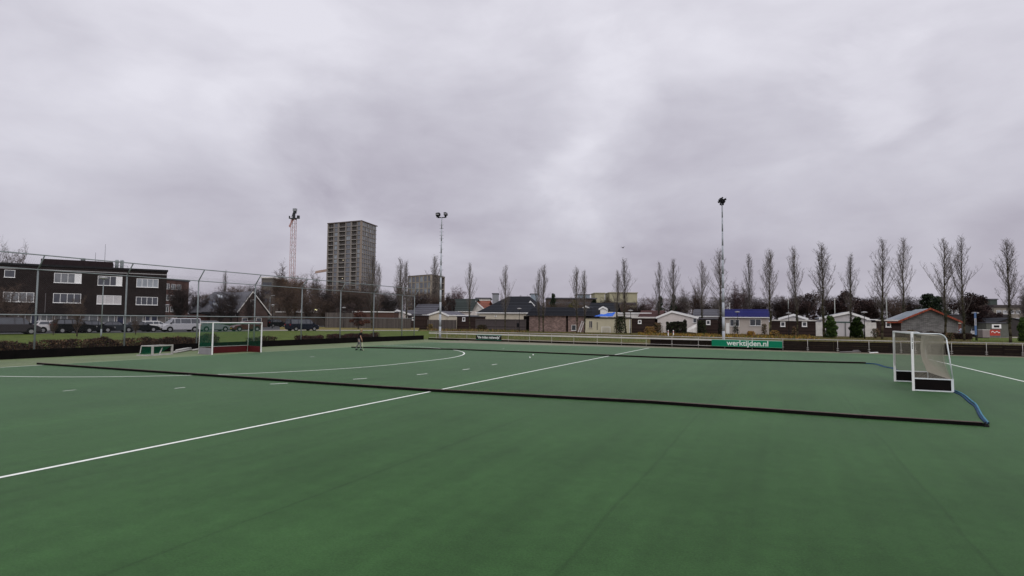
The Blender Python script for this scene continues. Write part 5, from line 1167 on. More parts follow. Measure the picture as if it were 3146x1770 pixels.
for (k, px, D, top, w, sw, lab) in [
 (2, 18, 122, 762, 90, twig_grey, 'bare tree top rising above the flat roof at the far left edge'),
 (2, 52, 125, 768, 80, None, 'bare tree top behind the flat roof, second from the left edge'),
 (1, 552, 128, 862, 95, twig_dark, 'dense dark bare tree in front of the red brick block'),
 (0, 598, 132, 884, 80, twig_dark, 'bare tree just right of the red brick block'),
 (3, 648, 175, 886, 90, None, 'low bare tree behind the left end of the steep grey roof'),
 (1, 722, 190, 872, 80, None, 'bare tree behind the ridge of the steep grey roof'),
 (3, 676, 112, 872, 90, twig_dark, 'bare tree in front of the left half of the steep grey roof'),
 (0, 712, 114, 880, 80, twig_dark, 'bare tree in front of the middle of the steep grey roof'),
 (2, 766, 112, 905, 60, twig_dark, 'bare tree in front of the gable of the steep roofed house'),
 (1, 640, 128, 900, 70, twig_dark, 'bushy bare tree at the left end of the steep grey roof'),
 (0, 790, 150, 862, 100, twig_dark, 'bare tree above the pale gable edge of the steep roofed house'),
 (2, 858, 170, 822, 95, None, 'ochre brown bare tree directly left of the crane mast'),
 (1, 905, 165, 832, 110, twig_ochre, 'wide bare tree in front of the foot of the tower crane'),
 (3, 942, 150, 862, 110, twig_brown, 'dense bare tree right of the crane foot behind the dark parked van'),
 (2, 968, 210, 842, 70, twig_grey, 'pale grey bare tree between the crane and the tower'),
 (1, 1010, 160, 878, 130, twig_dark, 'dark bare tree below the left edge of the tower'),
 (0, 1000, 145, 905, 110, None, 'low brown bare tree behind the board fence left of the small red tree'),
 (1, 1075, 150, 865, 130, None, 'broad bare tree below the middle of the tower'),
 (3, 1105, 165, 842, 110, twig_dark, 'bare tree covering the lower right part of the tower'),
 (0, 1140, 150, 872, 110, None, 'wide bare tree below the right corner of the tower'),
 (1, 1195, 155, 888, 120, twig_dark, 'dark bare tree between the tower and the low sand block'),
 (2, 1228, 175, 850, 60, None, 'bare tree against the left edge of the low sand block'),
 (0, 1290, 160, 890, 120, twig_dark, 'dark bare tree below the low sand coloured block'),
 (1, 1345, 165, 893, 100, None, 'dense bare tree between the sand block and the pink tree'),
 (0, 1408, 190, 870, 80, twig_pink, 'pinkish bare tree above the dark green roof'),
]: put(BR[k], px, D, top, w, lab, gL, swap={'crown': sw} if sw else None)
for (k, px, D, top, w, sw, lab) in [
 (3, 1560, 260, 902, 70, None, 'small distant bare tree behind the top of the big dark hip roof'),
 (0, 1610, 230, 902, 60, twig_brown, 'distant bare tree left of the blue glass block'),
 (1, 1722, 230, 912, 70, twig_grey, 'distant grey bare tree above the black mansard roof'),
 (1, 1870, 240, 908, 80, twig_dark, 'distant bare tree between the two yellowish blocks'),
 (0, 1918, 220, 914, 70, twig_brown, 'distant bare tree below the wide yellowish block'),
 (3, 1985, 210, 902, 70, twig_pink, 'pinkish bare tree right of the wide yellowish block'),
 (1, 1960, 190, 926, 90, twig_dark, 'low dark bare tree behind the second brown shed'),
 (2, 2105, 200, 890, 75, twig_grey, 'grey bare tree right behind the wide white gable'),
 (1, 2080, 185, 915, 90, twig_dark, 'low dark bare tree behind the wide white gable'),
 (2, 2140, 190, 885, 75, None, 'bare tree behind the grey roofed chalet'),
 (1, 2160, 175, 918, 100, twig_dark, 'dark low bare tree behind the grey roofed chalet'),
 (0, 2205, 185, 905, 80, twig_grey, 'bare tree behind the right floodlight mast'),
 (2, 2262, 190, 876, 85, twig_pink, 'pinkish bare tree behind the left half of the blue roof'),
 (2, 2290, 195, 878, 75, twig_grey, 'grey bare tree behind the middle of the blue roof'),
 (1, 2335, 175, 908, 95, twig_dark, 'dark bare tree behind the right half of the blue roof'),
 (1, 2395, 180, 905, 90, twig_dark, 'dark bare tree behind the left window of the long shed'),
 (0, 2420, 190, 900, 80, None, 'brown bare tree behind the long shed with two windows'),
 (1, 2565, 185, 915, 80, twig_dark, 'dark bare tree behind the left slope of the white gabled chalet'),
 (0, 2660, 180, 905, 90, twig_dark, 'dark bare tree behind the right slope of the white gabled chalet'),
 (3, 2745, 175, 892, 90, None, 'brown bare tree behind the shed left of the stone house'),
 (1, 2790, 180, 905, 90, twig_dark, 'dark bare tree behind the left slope of the stone house'),
 (0, 3010, 200, 905, 80, twig_brown, 'bare tree behind the blue and white banner'),
 (2, 3150, 150, 880, 80, twig_grey, 'grey bare tree at the right edge in front of the beige flats'),
]: put(BR[k], px, D, top, w, lab, gR, swap={'crown': sw} if sw else None)
gO = 'broad trees with dark withered leaves'
for (k, px, D, top, w, lab) in [
 (0, 2480, 165, 894, 100, 'dark withered tree above the right part of the long shed'), (1, 2535, 168, 893, 80, 'dark withered tree behind the left round conifer'),
 (0, 2610, 165, 888, 105, 'dark withered tree above the ridge of the white gabled chalet'), (1, 2655, 170, 898, 95, 'dark withered tree right of the white gabled chalet'),
 (1, 2985, 112, 877, 125, 'large dark withered tree behind the blue and white banner'), (0, 1068, 140, 928, 60, 'dark round tree behind the board fence below the tower'),
 (0, 2440, 172, 908, 70, 'dark withered tree above the left part of the long shed'), (1, 2695, 160, 912, 80, 'dark withered tree left of the stone house'),
 (1, 1380, 160, 886, 40, 'dark withered tree left of the pinkish tree'), (0, 3040, 125, 935, 70, 'smaller dark withered tree at the right of the large withered one'),
]: put(OAK[k], px, D, top, w, lab, gO)
for (px, D, top, w, lab) in [(1700, 220, 897, 30, 'small distant pine left of the paired poplars by the ladder'), (1825, 200, 916, 36, 'dark evergreen below the left yellowish block'), (2030, 170, 905, 34, 'dark evergreen behind the slim poplar by the hedge'), (2850, 150, 897, 85, 'dark green pine behind the ridge of the stone house'), (2885, 155, 905, 80, 'dark green pine behind the right slope of the stone house'), (2070, 175, 898, 30, 'dark evergreen right of the poplar before the white gable')]:
    put(PINE, px, D, top, w, lab, 'dark evergreens behind the chalets', base_w=5.0)
for (px, D, top, w, lab) in [(1765, 170, 917, 52, 'olive yellow leafy tree behind the rubble outbuildings')]: put(OLV, px, D, top, w, lab, None, base_w=5.5)
for (px, by, top, w, lab) in [(2552, 1033, 967, 44, 'left one of the two round dark green conifers'), (2632, 1030, 972, 48, 'right one of the two round dark green conifers'), (3143, 1028, 972, 34, 'dark green conifer at the right edge of the photo')]:
    put(CON, px, 97 if px < 3000 else 84, top, w, lab, 'round conifers', base_w=5.4)
p = gp(1101, 1018); put(REDT, 1101, 118, 952, 60, 'small round tree with dark red leaves behind the person', None, base_w=7.5)
# thin street trees on the left
for (k, px, by, top, w, sw, lab) in [(4, 166, 1038, 958, 42, twig_dark, 'small bare street tree in front of the white hatchback'), (4, 239, 1041, 893, 70, twig_dark, 'bare street tree in front of the black parked cars'), (4, 22, 1030, 852, 120, twig_dark, 'large bare street tree in front of the flats at the left edge'), (4, 419, 1035, 958, 46, twig_grey, 'small bare street tree left of the second white hatchback'), (2, 885, 1010, 868, 110, twig_brown, 'bare street tree behind the dark parked van'), (4, 70, 1032, 880, 70, twig_dark, 'slim bare street tree behind the first fence post')]:
    p = gp(px, by); put(BR[k], px, (p-CAM).dot(_f), top, w, lab, 'bare street trees on the lawn', swap={'crown': sw})
for r_ in (REDT, OLV): r_.name = 'small_tree'
def wood(px0, px1, D0, D1, topf, n, m, label, seed):
    rn = random.Random(seed); mb = MB()
    for i in range(n):
        px = px0+(px1-px0)*(i+rn.random())/n; D = rn.uniform(D0, D1); p = B(px, D); h = W(px, topf(px)+rn.uniform(-3, 9), D).z; rw = rn.uniform(2.2, 4.0)*h/9
        mb.tube((p.x, p.y, 0), (p.x, p.y, h*.7), .2, .1, 5)
        for k in range(330):
            z = h*(.12+.86*rn.random()**.8); q = z/h; rr = rw*math.sqrt(max(.03, 1-((q-.5)/.52)**2))*rn.random()**.5; a = rn.uniform(0, 6.28); v = Vector((p.x+math.cos(a)*rr, p.y+math.sin(a)*rr, z))
            d = Vector((math.cos(a)*.5+rn.gauss(0, .4), math.sin(a)*.5+rn.gauss(0, .4), rn.uniform(.1, 1.2))).normalized(); mb.tube(v-d*.4, v+d*rn.uniform(.3, 1.0), .03, .014, 3, 0, False)
    o = mb.build('wood', m); tag(o, label, 'wood', kind='stuff')
wood(600, 1345, 185, 235, lambda x: 905 if x < 690 else (876 if x < 1020 else 893), 70, twig_brown, 'mass of bare brown woodland behind the house and board fences on the left', 1)
wood(1640, 2210, 200, 250, lambda x: 928 if x < 1960 else 915, 44, twig_brown, 'mass of bare woodland on the skyline behind the cream and white chalets', 2)
wood(2200, 3010, 185, 225, lambda x: 912, 60, twig_dark, 'dark mass of bare woodland behind the blue roof and the stone house', 3)
# hedges and shrubs
def hedge(name, label, pts, H, wd, cols, n, ls, seed, cat='hedge', twigs=True, gaps=None):
    rnd2 = random.Random(seed); a = Vector((pts[0][0], pts[0][1], 0)); t = thing(name, label, cat, a); P = [Vector((p[0], p[1], 0))-a for p in pts]
    Ls = [(q-p).length for p, q in zip(P[:-1], P[1:])]; T_ = sum(Ls); mb = MB(); tw_ = MB()
    for i in range(n):
        s = rnd2.uniform(0, T_); s0 = s; k = 0
        while s > Ls[k] and k < len(Ls)-1: s -= Ls[k]; k += 1
        d = (P[k+1]-P[k]).normalized(); nn = Vector((-d.y, d.x, 0)); hh = H*(.78+.3*noise.noise(Vector((s0*.7, seed, 0)))+.12*noise.noise(Vector((s0*3, seed, 5))))
        z = hh*rnd2.random()**.7; c = P[k]+d*s+nn*rnd2.uniform(-wd, wd)*.5*(1-.3*(z/H)); c.z = z
        dn = noise.noise(Vector((s0*1.3, z*2, seed)))
        if gaps and noise.noise(Vector((s0*.5, 3.3, seed))) > gaps: continue
        if dn < -.25 and rnd2.random() < .6: continue
        mb.leaf(c, ls, 0 if rnd2.random() < .5+dn else (1 if rnd2.random() < .6 or len(cols) < 3 else 2), rnd2)
        if twigs and i % 7 == 0: tw_.tube((c.x, c.y, max(0, z-.5)), (c.x+rnd2.gauss(0, .15), c.y+rnd2.gauss(0, .15), z+.15), .010, .006, 3, 0, False)
    mb.build('leaves', cols, t)
    if twigs and tw_.v: tw_.build('twigs', twig_brown, t)
    return t
hb1 = mat('hedge_brown', (0.075, 0.042, 0.028), .85, .35, 2, spec=.15); hb2 = mat('hedge_dark', (0.032, 0.020, 0.018), .85, .35, 2, spec=.15); hb3 = mat('hedge_tan', (0.17, 0.105, 0.06), .85, .35, 2, spec=.15); hb4 = mat('hedge_wine', (0.058, 0.016, 0.017), .85, .35, 2, spec=.15); hg = mat('shrub_green', (0.035, 0.05, 0.018), .85, .35, 2, spec=.15); och = mat('shrub_ochre', (0.30, 0.17, 0.03), .85, .3, 2, spec=.15)
hedge('hedge', 'long low brown hedge behind the mesh fence at the left', [(-8.2, -22), (-8.3, -6), (-8.5, 5.2)], 1.2, .9, [hb2, hb1, hb3], 22000, .06, 1)
p1, p2 = G(725, 1052), G(800, 1049); hedge('hedge', 'sparse low shrubs seen through the left goal', [(-9.0, 8.6), (-9.0, 14.0)], .95, .8, [hb2, hg, hb1], 1800, .07, 2, gaps=.05)
hedge('hedge', 'low wine red hedge behind the mesh fence right of the left goal', [(-8.6, 14.2), (-8.6, 17.6)], .95, .9, [hb2, hb4, hb1], 3200, .06, 3)
hedge('hedge', 'long wine red hedge behind the mesh fence left of the person', [(-8.6, 18.6), (-8.4, 26.5)], 1.0, 1.0, [hb2, hb4, hb1], 9000, .06, 4)
f = Facade(2752, 2982, 104, 92); hedge('hedge', 'clipped dark brown hedge in front of the stone house', [tuple(f.a), tuple(f.b)], f.xz(2900, 1018)[1], .9, [hb2, hb2, hb1], 15000, .11, 5)
f = Facade(2048, 2108, 114, 114); hedge('hedge', 'dark green black hedge in front of the wide white gable', [tuple(f.a), tuple(f.b)], 3.0, 1.2, [mat('hedge_black', (0.012, 0.014, 0.010), .85, .3, 2, spec=.1), hb2, hg], 7000, .12, 6, twigs=False)
def shrub(px, by, top, w, cols, label, n=900, ls=.09, seed=0, name='shrub'):
    p = gp(px, by); D = (p-CAM).dot(_f); H = max(.4, W(px, top, D).z); r = w*D/F_PX/2; rn = random.Random(seed or px); t = thing(name, label, 'shrub', (p.x, p.y, 0)); mb = MB(); st = MB()
    for k in range(9):
        a = rn.uniform(0, 6.28); st.tube((0, 0, -.02), (math.cos(a)*r*.6, math.sin(a)*r*.6, H*rn.uniform(.5, .95)), .022, .010, 4)
    for i in range(n):
        v = Vector((rn.gauss(0, .45)*r, rn.gauss(0, .45)*r, rn.random()**.8*H)); lim = r*(1-.45*(v.z/H)**2)
        if math.hypot(v.x, v.y) > lim: v.x *= .5; v.y *= .5
        mb.leaf(v, ls, rn.randrange(len(cols)), rn)
    st.build('stems', bark_dark, t); mb.build('leaves', cols, t); return t
shrub(1905, 1024, 972, 42, [hb2, hg, lf_green], 'dark round shrub in front of the cream flat roofed chalet', 1500, .12)
shrub(1996, 1024, 1004, 40, [och, hb3, g3], 'ochre shrub right of the dark brown shed', 700, .12)
shrub(2018, 1024, 992, 44, [hg, hb3, hb1], 'brown green shrub at the left end of the dark hedge', 900, .12)
shrub(2156, 1027, 985, 34, [hb2, lf_green, hg], 'dark narrow shrub at the left corner of the brown shed by the mast', 1100, .12)
shrub(2185, 1026, 1006, 42, [hb3, hb1, hg], 'tan shrub in front of the brown shed by the mast', 700, .12)
shrub(2214, 1030, 975, 20, [hb2, lf_green, hb2], 'dark climbing shrub between the shed and the right floodlight mast', 1100, .12)
shrub(2260, 1028, 990, 26, [hb2, hg, lf_green], 'dark shrub under the left windows of the blue roofed chalet', 1100, .10)
shrub(2307, 1034, 1018, 30, [och, och, hb3], 'golden shrub under the right window of the blue roofed chalet', 900, .11)
shrub(2348, 1031, 995, 22, [hg, hb3, hb1], 'thin olive shrub at the right end of the blue roofed chalet', 500, .09)
shrub(2380, 1034, 1016, 34, [och, hb3, hg], 'ochre green shrub left of the long dark shed', 700, .11)
shrub(2440, 1035, 1004, 18, [hb1, hb3, hg], 'thin brown shrub in front of the long dark shed', 400, .1)
shrub(2690, 1040, 1010, 30, [hb1, hb3, hg], 'thin brown shrub in front of the shed left of the stone house', 450, .09)
shrub(1480, 1016, 998, 40, [hb2, hg, hb1], 'low dark heap of cuttings in front of the long grey plank fence', 900, .11, name='cuttings_heap')
shrub(1322, 1014, 996, 26, [g3, hb3, hg], 'yellowed shrub at the foot of the left floodlight mast', 500, .1)
shrub(2800, 1046, 1014, 34, [hb1, hb3, hg], 'brown shrub before the left end of the clipped brown hedge', 600, .09)
shrub(2918, 1047, 1022, 30, [hb3, hb1, hg], 'tan shrub before the right end of the clipped brown hedge', 500, .09)
f = Facade(2112, 2146, 113, 113); t = thing('covered_boat', 'small boat under a dirty white cover beside the dark hedge', 'boat', (f.a.x, f.a.y, 0), f.rot); hh = f.xz(2135, 994)[1]
mb = MB(); L_ = f.w; secs = 9
for i in range(secs):
    u = i/(secs-1); x = u*L_; w_ = .9*math.sin(math.pi*min(.98, max(.06, u*.72+.26)))**.6; zt_ = hh*(.45+.55*u)
    mb.v += [(x, 1-w_, .25+.2*(1-u)), (x, 1-w_*.9, zt_*.7), (x, 1, zt_), (x, 1+w_*.9, zt_*.7), (x, 1+w_, .25+.2*(1-u)), (x, 1, .1)]
for i in range(secs-1):
    for k in range(6): mb.f.append((i*6+k, i*6+(k+1) % 6, i*6+6+(k+1) % 6, i*6+6+k)); mb.m.append(0)
for e in (0, secs-1): mb.f.append(tuple(e*6+k for k in range(6))); mb.m.append(0)
mb.build('cover', white_dirty, t); MB().box(L_*.2, L_*.3, .6, 1.4, -.02, .3).box(L_*.7, L_*.8, .6, 1.4, -.02, .3).build('trestle', galv_dark, t)

# ------------------------------------------------------------------ cars
def wheel(parent, x, y, s, r=.32):
    mb = MB(); mb.tube((x, y-.1*s, r), (x, y+.1*s, r), r, n=20); ty_ = mb.build('wheel', rubber, parent, False)
    m2 = MB(); m2.tube((x, y+.1*s, r), (x, y+.112*s, r), r*.62, n=14)
    for k in range(5): a = k*1.2566; m2.box(x-.02+math.cos(a)*r*.3, x+.02+math.cos(a)*r*.3, y+s*.112-.004, y+s*.112+.004, r+math.sin(a)*r*.3-.02, r+math.sin(a)*r*.3+.02)
    m2.build('rim', mat('alloy', (0.34, 0.34, 0.35), .4, .1, 2, metal=.6), ty_)
def paint(name, c): return mat(name, c, .35, .04, .5, spec=.12 if max(c) < .1 else .4, coat=0.06 if max(c) < .1 else .3)
KINDS = {  # length, lower profile, cabin (base xs / roof xs / z), window bands, wheel xs ; nose at +x
 'hatch': dict(L=4.2, body=[(-2.08, .35), (-2.1, .62), (-2.02, .98), (-1.9, 1.02), (.95, .98), (1.75, .82), (2.02, .68), (2.1, .45), (2.08, .25), (-2.05, .25)], cab=(-2.0, 1.15, -1.62, .28, 1.0, 1.50), wh=(-1.32, 1.32), div=[-.65, .1]),
 'sedan': dict(L=4.6, body=[(-2.28, .35), (-2.3, .65), (-2.22, .95), (-1.6, 1.0), (1.0, .95), (1.95, .80), (2.25, .66), (2.3, .45), (2.28, .25), (-2.25, .25)], cab=(-1.75, 1.15, -.98, .35, .96, 1.43), wh=(-1.42, 1.42), div=[-.45, .2]),
 'wagon': dict(L=4.5, body=[(-2.23, .35), (-2.25, .7), (-2.2, 1.0), (-2.1, 1.03), (1.05, .98), (1.9, .82), (2.2, .66), (2.25, .45), (2.22, .25), (-2.2, .25)], cab=(-2.18, 1.2, -1.85, .4, 1.0, 1.55), wh=(-1.4, 1.38), div=[-1.15, -.35, .35]),
 'suv': dict(L=4.5, body=[(-2.2, .42), (-2.25, .8), (-2.18, 1.12), (-2.1, 1.15), (1.05, 1.1), (1.9, 1.0), (2.2, .8), (2.25, .5), (2.22, .3), (-2.18, .3)], cab=(-2.12, 1.15, -1.85, .45, 1.12, 1.72), wh=(-1.38, 1.38), div=[-1.15, -.35, .3]),
 'van': dict(L=4.9, body=[(-2.42, .38), (-2.45, .8), (-2.42, 1.1), (-2.4, 1.15), (1.55, 1.12), (2.1, 1.0), (2.38, .8), (2.45, .5), (2.42, .28), (-2.4, .28)], cab=(-2.4, 1.78, -2.33, .85, 1.13, 1.92), wh=(-1.55, 1.55), div=[-1.1, .2, .95]),
}
def car(kind, label, px, by, face, col, rot=0.0, D=None, sx=1.0, name='parked_car', cat='car', rails=False, L=None):
    K = KINDS[kind]; p = gp(px, by+1.0, BZ) if D is None else B(px, D)
    if D is None: p.z = BZ-.012; view = math.atan2(_r.y, _r.x)
    t = thing(name, label, cat, (p.x, p.y, p.z), ROADA + (0 if face > 0 else math.pi) + rot, 'cars parked along the road'); W2 = .88 if kind != 'van' else .94; t.scale = (1.12 if kind == 'van' else 1.04, 1, 1.03)
    pm = paint('paint_'+'_'.join(str(int(c*1000)) for c in col), col)
    body = K['body']; mb = MB(); n = len(body)
    ring = lambda y, k, dz: [(x*k, y, (z-.6)*dz+.6) for x, z in body]
    lay = [ring(-W2, .955, .90), ring(-W2+.05, .99, .98), ring(-W2+.2, 1, 1), ring(W2-.2, 1, 1), ring(W2-.05, .99, .98), ring(W2, .955, .90)]
    for r_ in lay: mb.v += r_
    for i in range(5):
        for k in range(n): mb.f.append((i*n+k, i*n+(k+1) % n, (i+1)*n+(k+1) % n, (i+1)*n+k)); mb.m.append(0)
    mb.f += [tuple(reversed(range(n))), tuple(range(5*n, 6*n))]; mb.m += [0, 0]
    # wheel arches
    x0, x1, r0, r1, zb, zr = K['cab']; yb, yt = W2-.08, W2-.27
    c = [(x0, -yb, zb-.06), (x1, -yb, zb-.06), (x1, yb, zb-.06), (x0, yb, zb-.06), (r0, -yt, zr-.05), (r1, -yt, zr-.05), (r1, yt, zr-.05), (r0, yt, zr-.05), (r0+.12, -yt+.08, zr), (r1-.2, -yt+.08, zr), (r1-.2, yt-.08, zr), (r0+.12, yt-.08, zr)]
    mb.add(c, [(0, 1, 5, 4), (1, 2, 6, 5), (2, 3, 7, 6), (3, 0, 4, 7), (4, 5, 9, 8), (5, 6, 10, 9), (6, 7, 11, 10), (7, 4, 8, 11), (8, 9, 10, 11)])
    b = mb.build('body', pm, t)
    for wx in K['wh']:
        for s in (-1, 1): MB().tube((wx, s*(W2-.06), .36), (wx, s*(W2+.006), .36), .40, n=18).build('wheel_arch', blackm, b)
    sk = MB(); sk.box(K['body'][0][0]*.9, K['body'][7][0]*.9, -W2+.03, W2-.03, .2, .3); sk.build('sill', blackm, b)
    for wx in K['wh']:
        for s in (-1, 1): wheel(t, wx, s*(W2-.075), s)
    gl = darkglass; side_z0, side_z1 = zb+.03, zr-.1
    fx = lambda u, z: None
    def ex_(z): k = (z-zb+.06)/(zr-.05-zb+.06); return x0+(r0-x0)*k, x1+(r1-x1)*k, yb+(yt-yb)*k
    for s in (-1, 1):
        a0, b0, y0 = ex_(side_z0); a1, b1, y1 = ex_(side_z1); cuts = [a0+.12] + K['div'] + [b0-.16]; w = MB()
        tops = [max(a1+.08, cuts[0]), *K['div'], b1-.06]
        for q in range(len(cuts)-1):
            g = .035; xa, xb_ = cuts[q]+g, cuts[q+1]-g; ta, tb = tops[q]+g, min(tops[q+1]-g, b1-.06)
            if tb-ta < .05: tb = ta+.05
            w.add([(xa, s*(y0+.008), side_z0), (xb_, s*(y0+.008), side_z0), (tb, s*(y1+.008), side_z1), (ta, s*(y1+.008), side_z1)], [(0, 1, 2, 3)])
        w.build('side_window', gl, t)
        ml = MB(); ml.box(b0-.32, b0-.14, s*(y0+.02) if s > 0 else s*(y0+.2), s*(y0+.2) if s > 0 else s*(y0+.02), side_z0, side_z0+.14); ml.build('mirror', pm if kind != 'van' else blackm, t)
    a0, b0, y0 = ex_(zb+.02); a1, b1, y1 = ex_(zr-.1)
    w = MB(); w.add([(b0+.012, -y0+.08, zb+.02), (b0+.012, y0-.08, zb+.02), (b1+.012, y1-.06, zr-.1), (b1+.012, -y1+.06, zr-.1)], [(0, 1, 2, 3)]); w.build('windscreen', gl, t)
    w = MB(); w.add([(a0-.012, -y0+.1, zb+.06), (a0-.012, y0-.1, zb+.06), (a1-.012, y1-.1, zr-.12), (a1-.012, -y1+.1, zr-.12)], [(0, 1, 2, 3)]); w.build('rear_window', gl, t)
    nb_ = K['body']; nx_ = nb_[6][0]; nz = nb_[6][1]; tx_ = nb_[1][0]; tz = nb_[2][1]
    for s in (-1, 1):
        MB().box(nx_-.28, nx_+.03, s*.62-.2, s*.62+.2, nz-.08, nz+.06).build('headlight', mat('lamp_glass', (0.5, .5, .5), .2), t)
        MB().box(tx_-.0, tx_+.30, s*.76-.1, s*.76+.1, tz-.22, tz+.02).build('tail_light', mat('red_lens', (0.30, 0.01, 0.015), .3), t)
    MB().box(nx_-.05, nb_[7][0]+.03, -.78, .78, .3, .5).build('bumper', blackm if kind in ('van', 'suv') else pm, t)
    MB().box(nb_[7][0]+.02, nb_[7][0]+.045, -.26, .26, .38, .49).build('number_plate', mat('plate_yellow', (.55, .42, .05), .5), t)
    if rails:
        for s in (-1, 1): MB().tube((r0+.2, s*(yt-.05), zr+.05), (r1-.3, s*(yt-.05), zr+.05), .02, n=5).build('roof_rail', galv, t)
    return t
pa, pb = gp(50, 1025, BZ), gp(930, 1015.5, BZ); ROADA = math.atan2(pb.y-pa.y, pb.x-pa.x)
car('van', 'dark grey van parked at the left edge behind the first fence post', 30, 1026, 1, (0.045, 0.040, 0.045), name='parked_van', cat='van')
car('hatch', 'white hatchback with red tail light parked behind the small street tree', 166, 1021, 1, (0.62, 0.61, 0.62))
car('suv', 'black car parked right of the first white hatchback', 226, 1021.5, 1, (0.008, 0.008, 0.009))
car('wagon', 'black estate car parked third from the white hatchback', 285, 1020.5, 1, (0.012, 0.013, 0.016))
car('sedan', 'dark grey car parked between the street lamp and the second fence post', 350, 1019.5, 1, (0.03, 0.034, 0.04))
car('sedan', 'black saloon parked just left of the second white hatchback', 428, 1018.5, 1, (0.008, 0.009, 0.011))
car('hatch', 'second white hatchback parked left of the silver van', 479, 1016.5, 1, (0.60, 0.60, 0.60))
car('van', 'silver white minibus parked left of the far hockey goal', 552, 1017.5, -1, (0.42, 0.42, 0.45), name='parked_van', cat='van')
car('wagon', 'pale teal estate car seen partly through the green goal net', 655, 1016.5, 1, (0.17, 0.195, 0.20))
car('wagon', 'dark red estate car seen through the right half of the goal net', 754, 1016, -1, (0.075, 0.018, 0.02), rails=True)
car('suv', 'small dark car parked farther back left of the black people carrier', 850, 1003.5, 1, (0.012, 0.014, 0.018))
car('van', 'black people carrier parked right of the far hockey goal', 928, 1015.0, 1, (0.010, 0.012, 0.022), name='parked_van', cat='van')
car('sedan', 'silver blue car beside the stone house behind the clipped hedge', 2960, 1026, 1, (0.25, 0.30, 0.38), D=118)
car('van', 'white van parked behind the blue and white banner', 3000, 1029, -1, (0.55, .55, .56), D=112, name='parked_van', cat='van')
car('hatch', 'blue white car parked left of the blue and white banner', 2945, 1022, 1, (0.38, 0.43, 0.52), D=128)
# red trailer banner on the right
f = Facade(3040, 3072, 102, 102); t = thing('red_tarpaulin', 'red sheet with pale marks hanging on a low frame near the right edge', 'banner', (f.a.x, f.a.y, 0), f.rot); z0, z1 = f.xz(3055, 1031)[1], f.xz(3055, 1013)[1]
MB().box(0, f.w, 0, .03, max(.1, z0), z1).build('sheet', mat('red_sheet', (0.45, 0.06, 0.045), .6, .2, 1.5), t); mb = MB()
for k in range(10): x = .25+k*.15; mb.box(x, x+.14, -.012, -.003, 1.0+.12*math.sin(k*1.3), 1.13+.12*math.sin(k*1.3))
mb.build('marks', white, t); mb = MB(); mb.tube((0, .05, 0), (0, .05, z1+.05), .04, n=6); mb.tube((f.w, .05, 0), (f.w, .05, z1+.05), .04, n=6); mb.build('frame', galv, t)
f = Facade(3018, 3040, 102, 102); t = thing('pale_container', 'pale pinkish grey low container left of the red sheet', 'container', (f.a.x, f.a.y, 0), f.rot); mb = MB(); mb.box(0, f.w, 0, 1.5, .1, f.xz(3030, 1013)[1]-.08); mb.build('body', mat('pale_container', (0.26, 0.22, 0.22), .7), t); MB().box(-.05, f.w+.05, -.05, 1.55, f.xz(3030, 1013)[1]-.079, f.xz(3030, 1013)[1]).build('lid', white_dirty, t); MB().box(.1, .3, .1, 1.4, -.02, .099).box(f.w-.3, f.w-.1, .1, 1.4, -.02, .099).build('skids', blackm, t)
# flag banner
p = gp(3003, 1047); D = (p-CAM).dot(_f); f = Facade(2995.5, 3003, D, D); t = thing('flag_banner', 'tall narrow blue and white banner on a pole right of the stone house', 'banner', (p.x, p.y, 0), f.rot)
zt = f.xz(3000, 958)[1]; MB().tube((0, 0, 0), (0, 0, zt+.15), .04, .03, 8).build('pole', blackm, t); 
MB().box(-f.w, -.05, -.012, .012, zt-3.4, zt-2.0).box(-f.w, -.05, -.012, .012, zt-.95, zt-.1).build('flag', mat('banner_blue', (0.10, 0.17, 0.33), .6), t)
MB().box(-f.w, -.05, -.012, .012, zt-2.0, zt-.95).build('flag_panel', mat('banner_white', (0.42, 0.42, 0.44), .6), t)
mb = MB()
for k in range(3): mb.box(-f.w*.7, -f.w*.3, -.02, -.013, zt-1.3-k*.27, zt-1.15-k*.27)
mb.build('marks', mat('banner_marks', (0.08, .1, .2), .6), t)

# ------------------------------------------------------------------ lamps, poles, bollards
def street_lamp(px, by, top, kind, label, D=None, m=None):
    p = gp(px, by) if D is None else B(px, D); D = (p-CAM).dot(_f); z = W(px, top, D).z; m = m or blackm
    t = thing('street_lamp', label, 'street lamp', (p.x, p.y, 0), math.atan2(_r.y, _r.x), 'street lamps'); MB().tube((0, 0, -.05), (0, 0, 1.1), .085, .08, 8).tube((0, 0, 1.1), (0, 0, z-.3), .055, .045, 8).build('pole', m, t, True)
    if kind == 'disc':
        mb = MB(); mb.tube((0, 0, z-.3), (0, 0, z-.14), .06, .10, 10); mb.tube((0, 0, z-.14), (0, 0, z-.02), .46, .44, 18); mb.tube((0, 0, z-.02), (0, 0, z+.05), .44, .12, 18); mb.build('lamp_head', mat('lamp_housing', (0.35, .35, .36), .5), t)
        MB().tube((0, 0, z-.17), (0, 0, z-.145), .36, .36, 16).build('diffuser', white_dirty, t)
    elif kind == 'cone':
        mb = MB(); mb.tube((0, 0, z-.5), (0, 0, z-.12), .12, .34, 14); mb.build('diffuser', mat('frosted_glass', (0.35, .35, .34), .3), t); MB().tube((0, 0, z-.12), (0, 0, z), .42, .1, 14).build('lamp_head', mat('lamp_housing', (0, 0, 0)), t)
    else:
        mb = MB(); mb.tube((0, 0, z-.3), (.05, 0, z-.05), .045, n=6); mb.tube((.05, 0, z-.05), (.5, 0, z), .04, n=6); mb.build('arm', m, t); MB().box(.35, 1.15, -.14, .14, z-.05, z+.07).build('lamp_head', mat('lamp_housing', (0, 0, 0)), t)
    return t
street_lamp(2266, 1029, 957, 'disc', 'black street lamp with flat disc head in front of the blue roofed chalet')
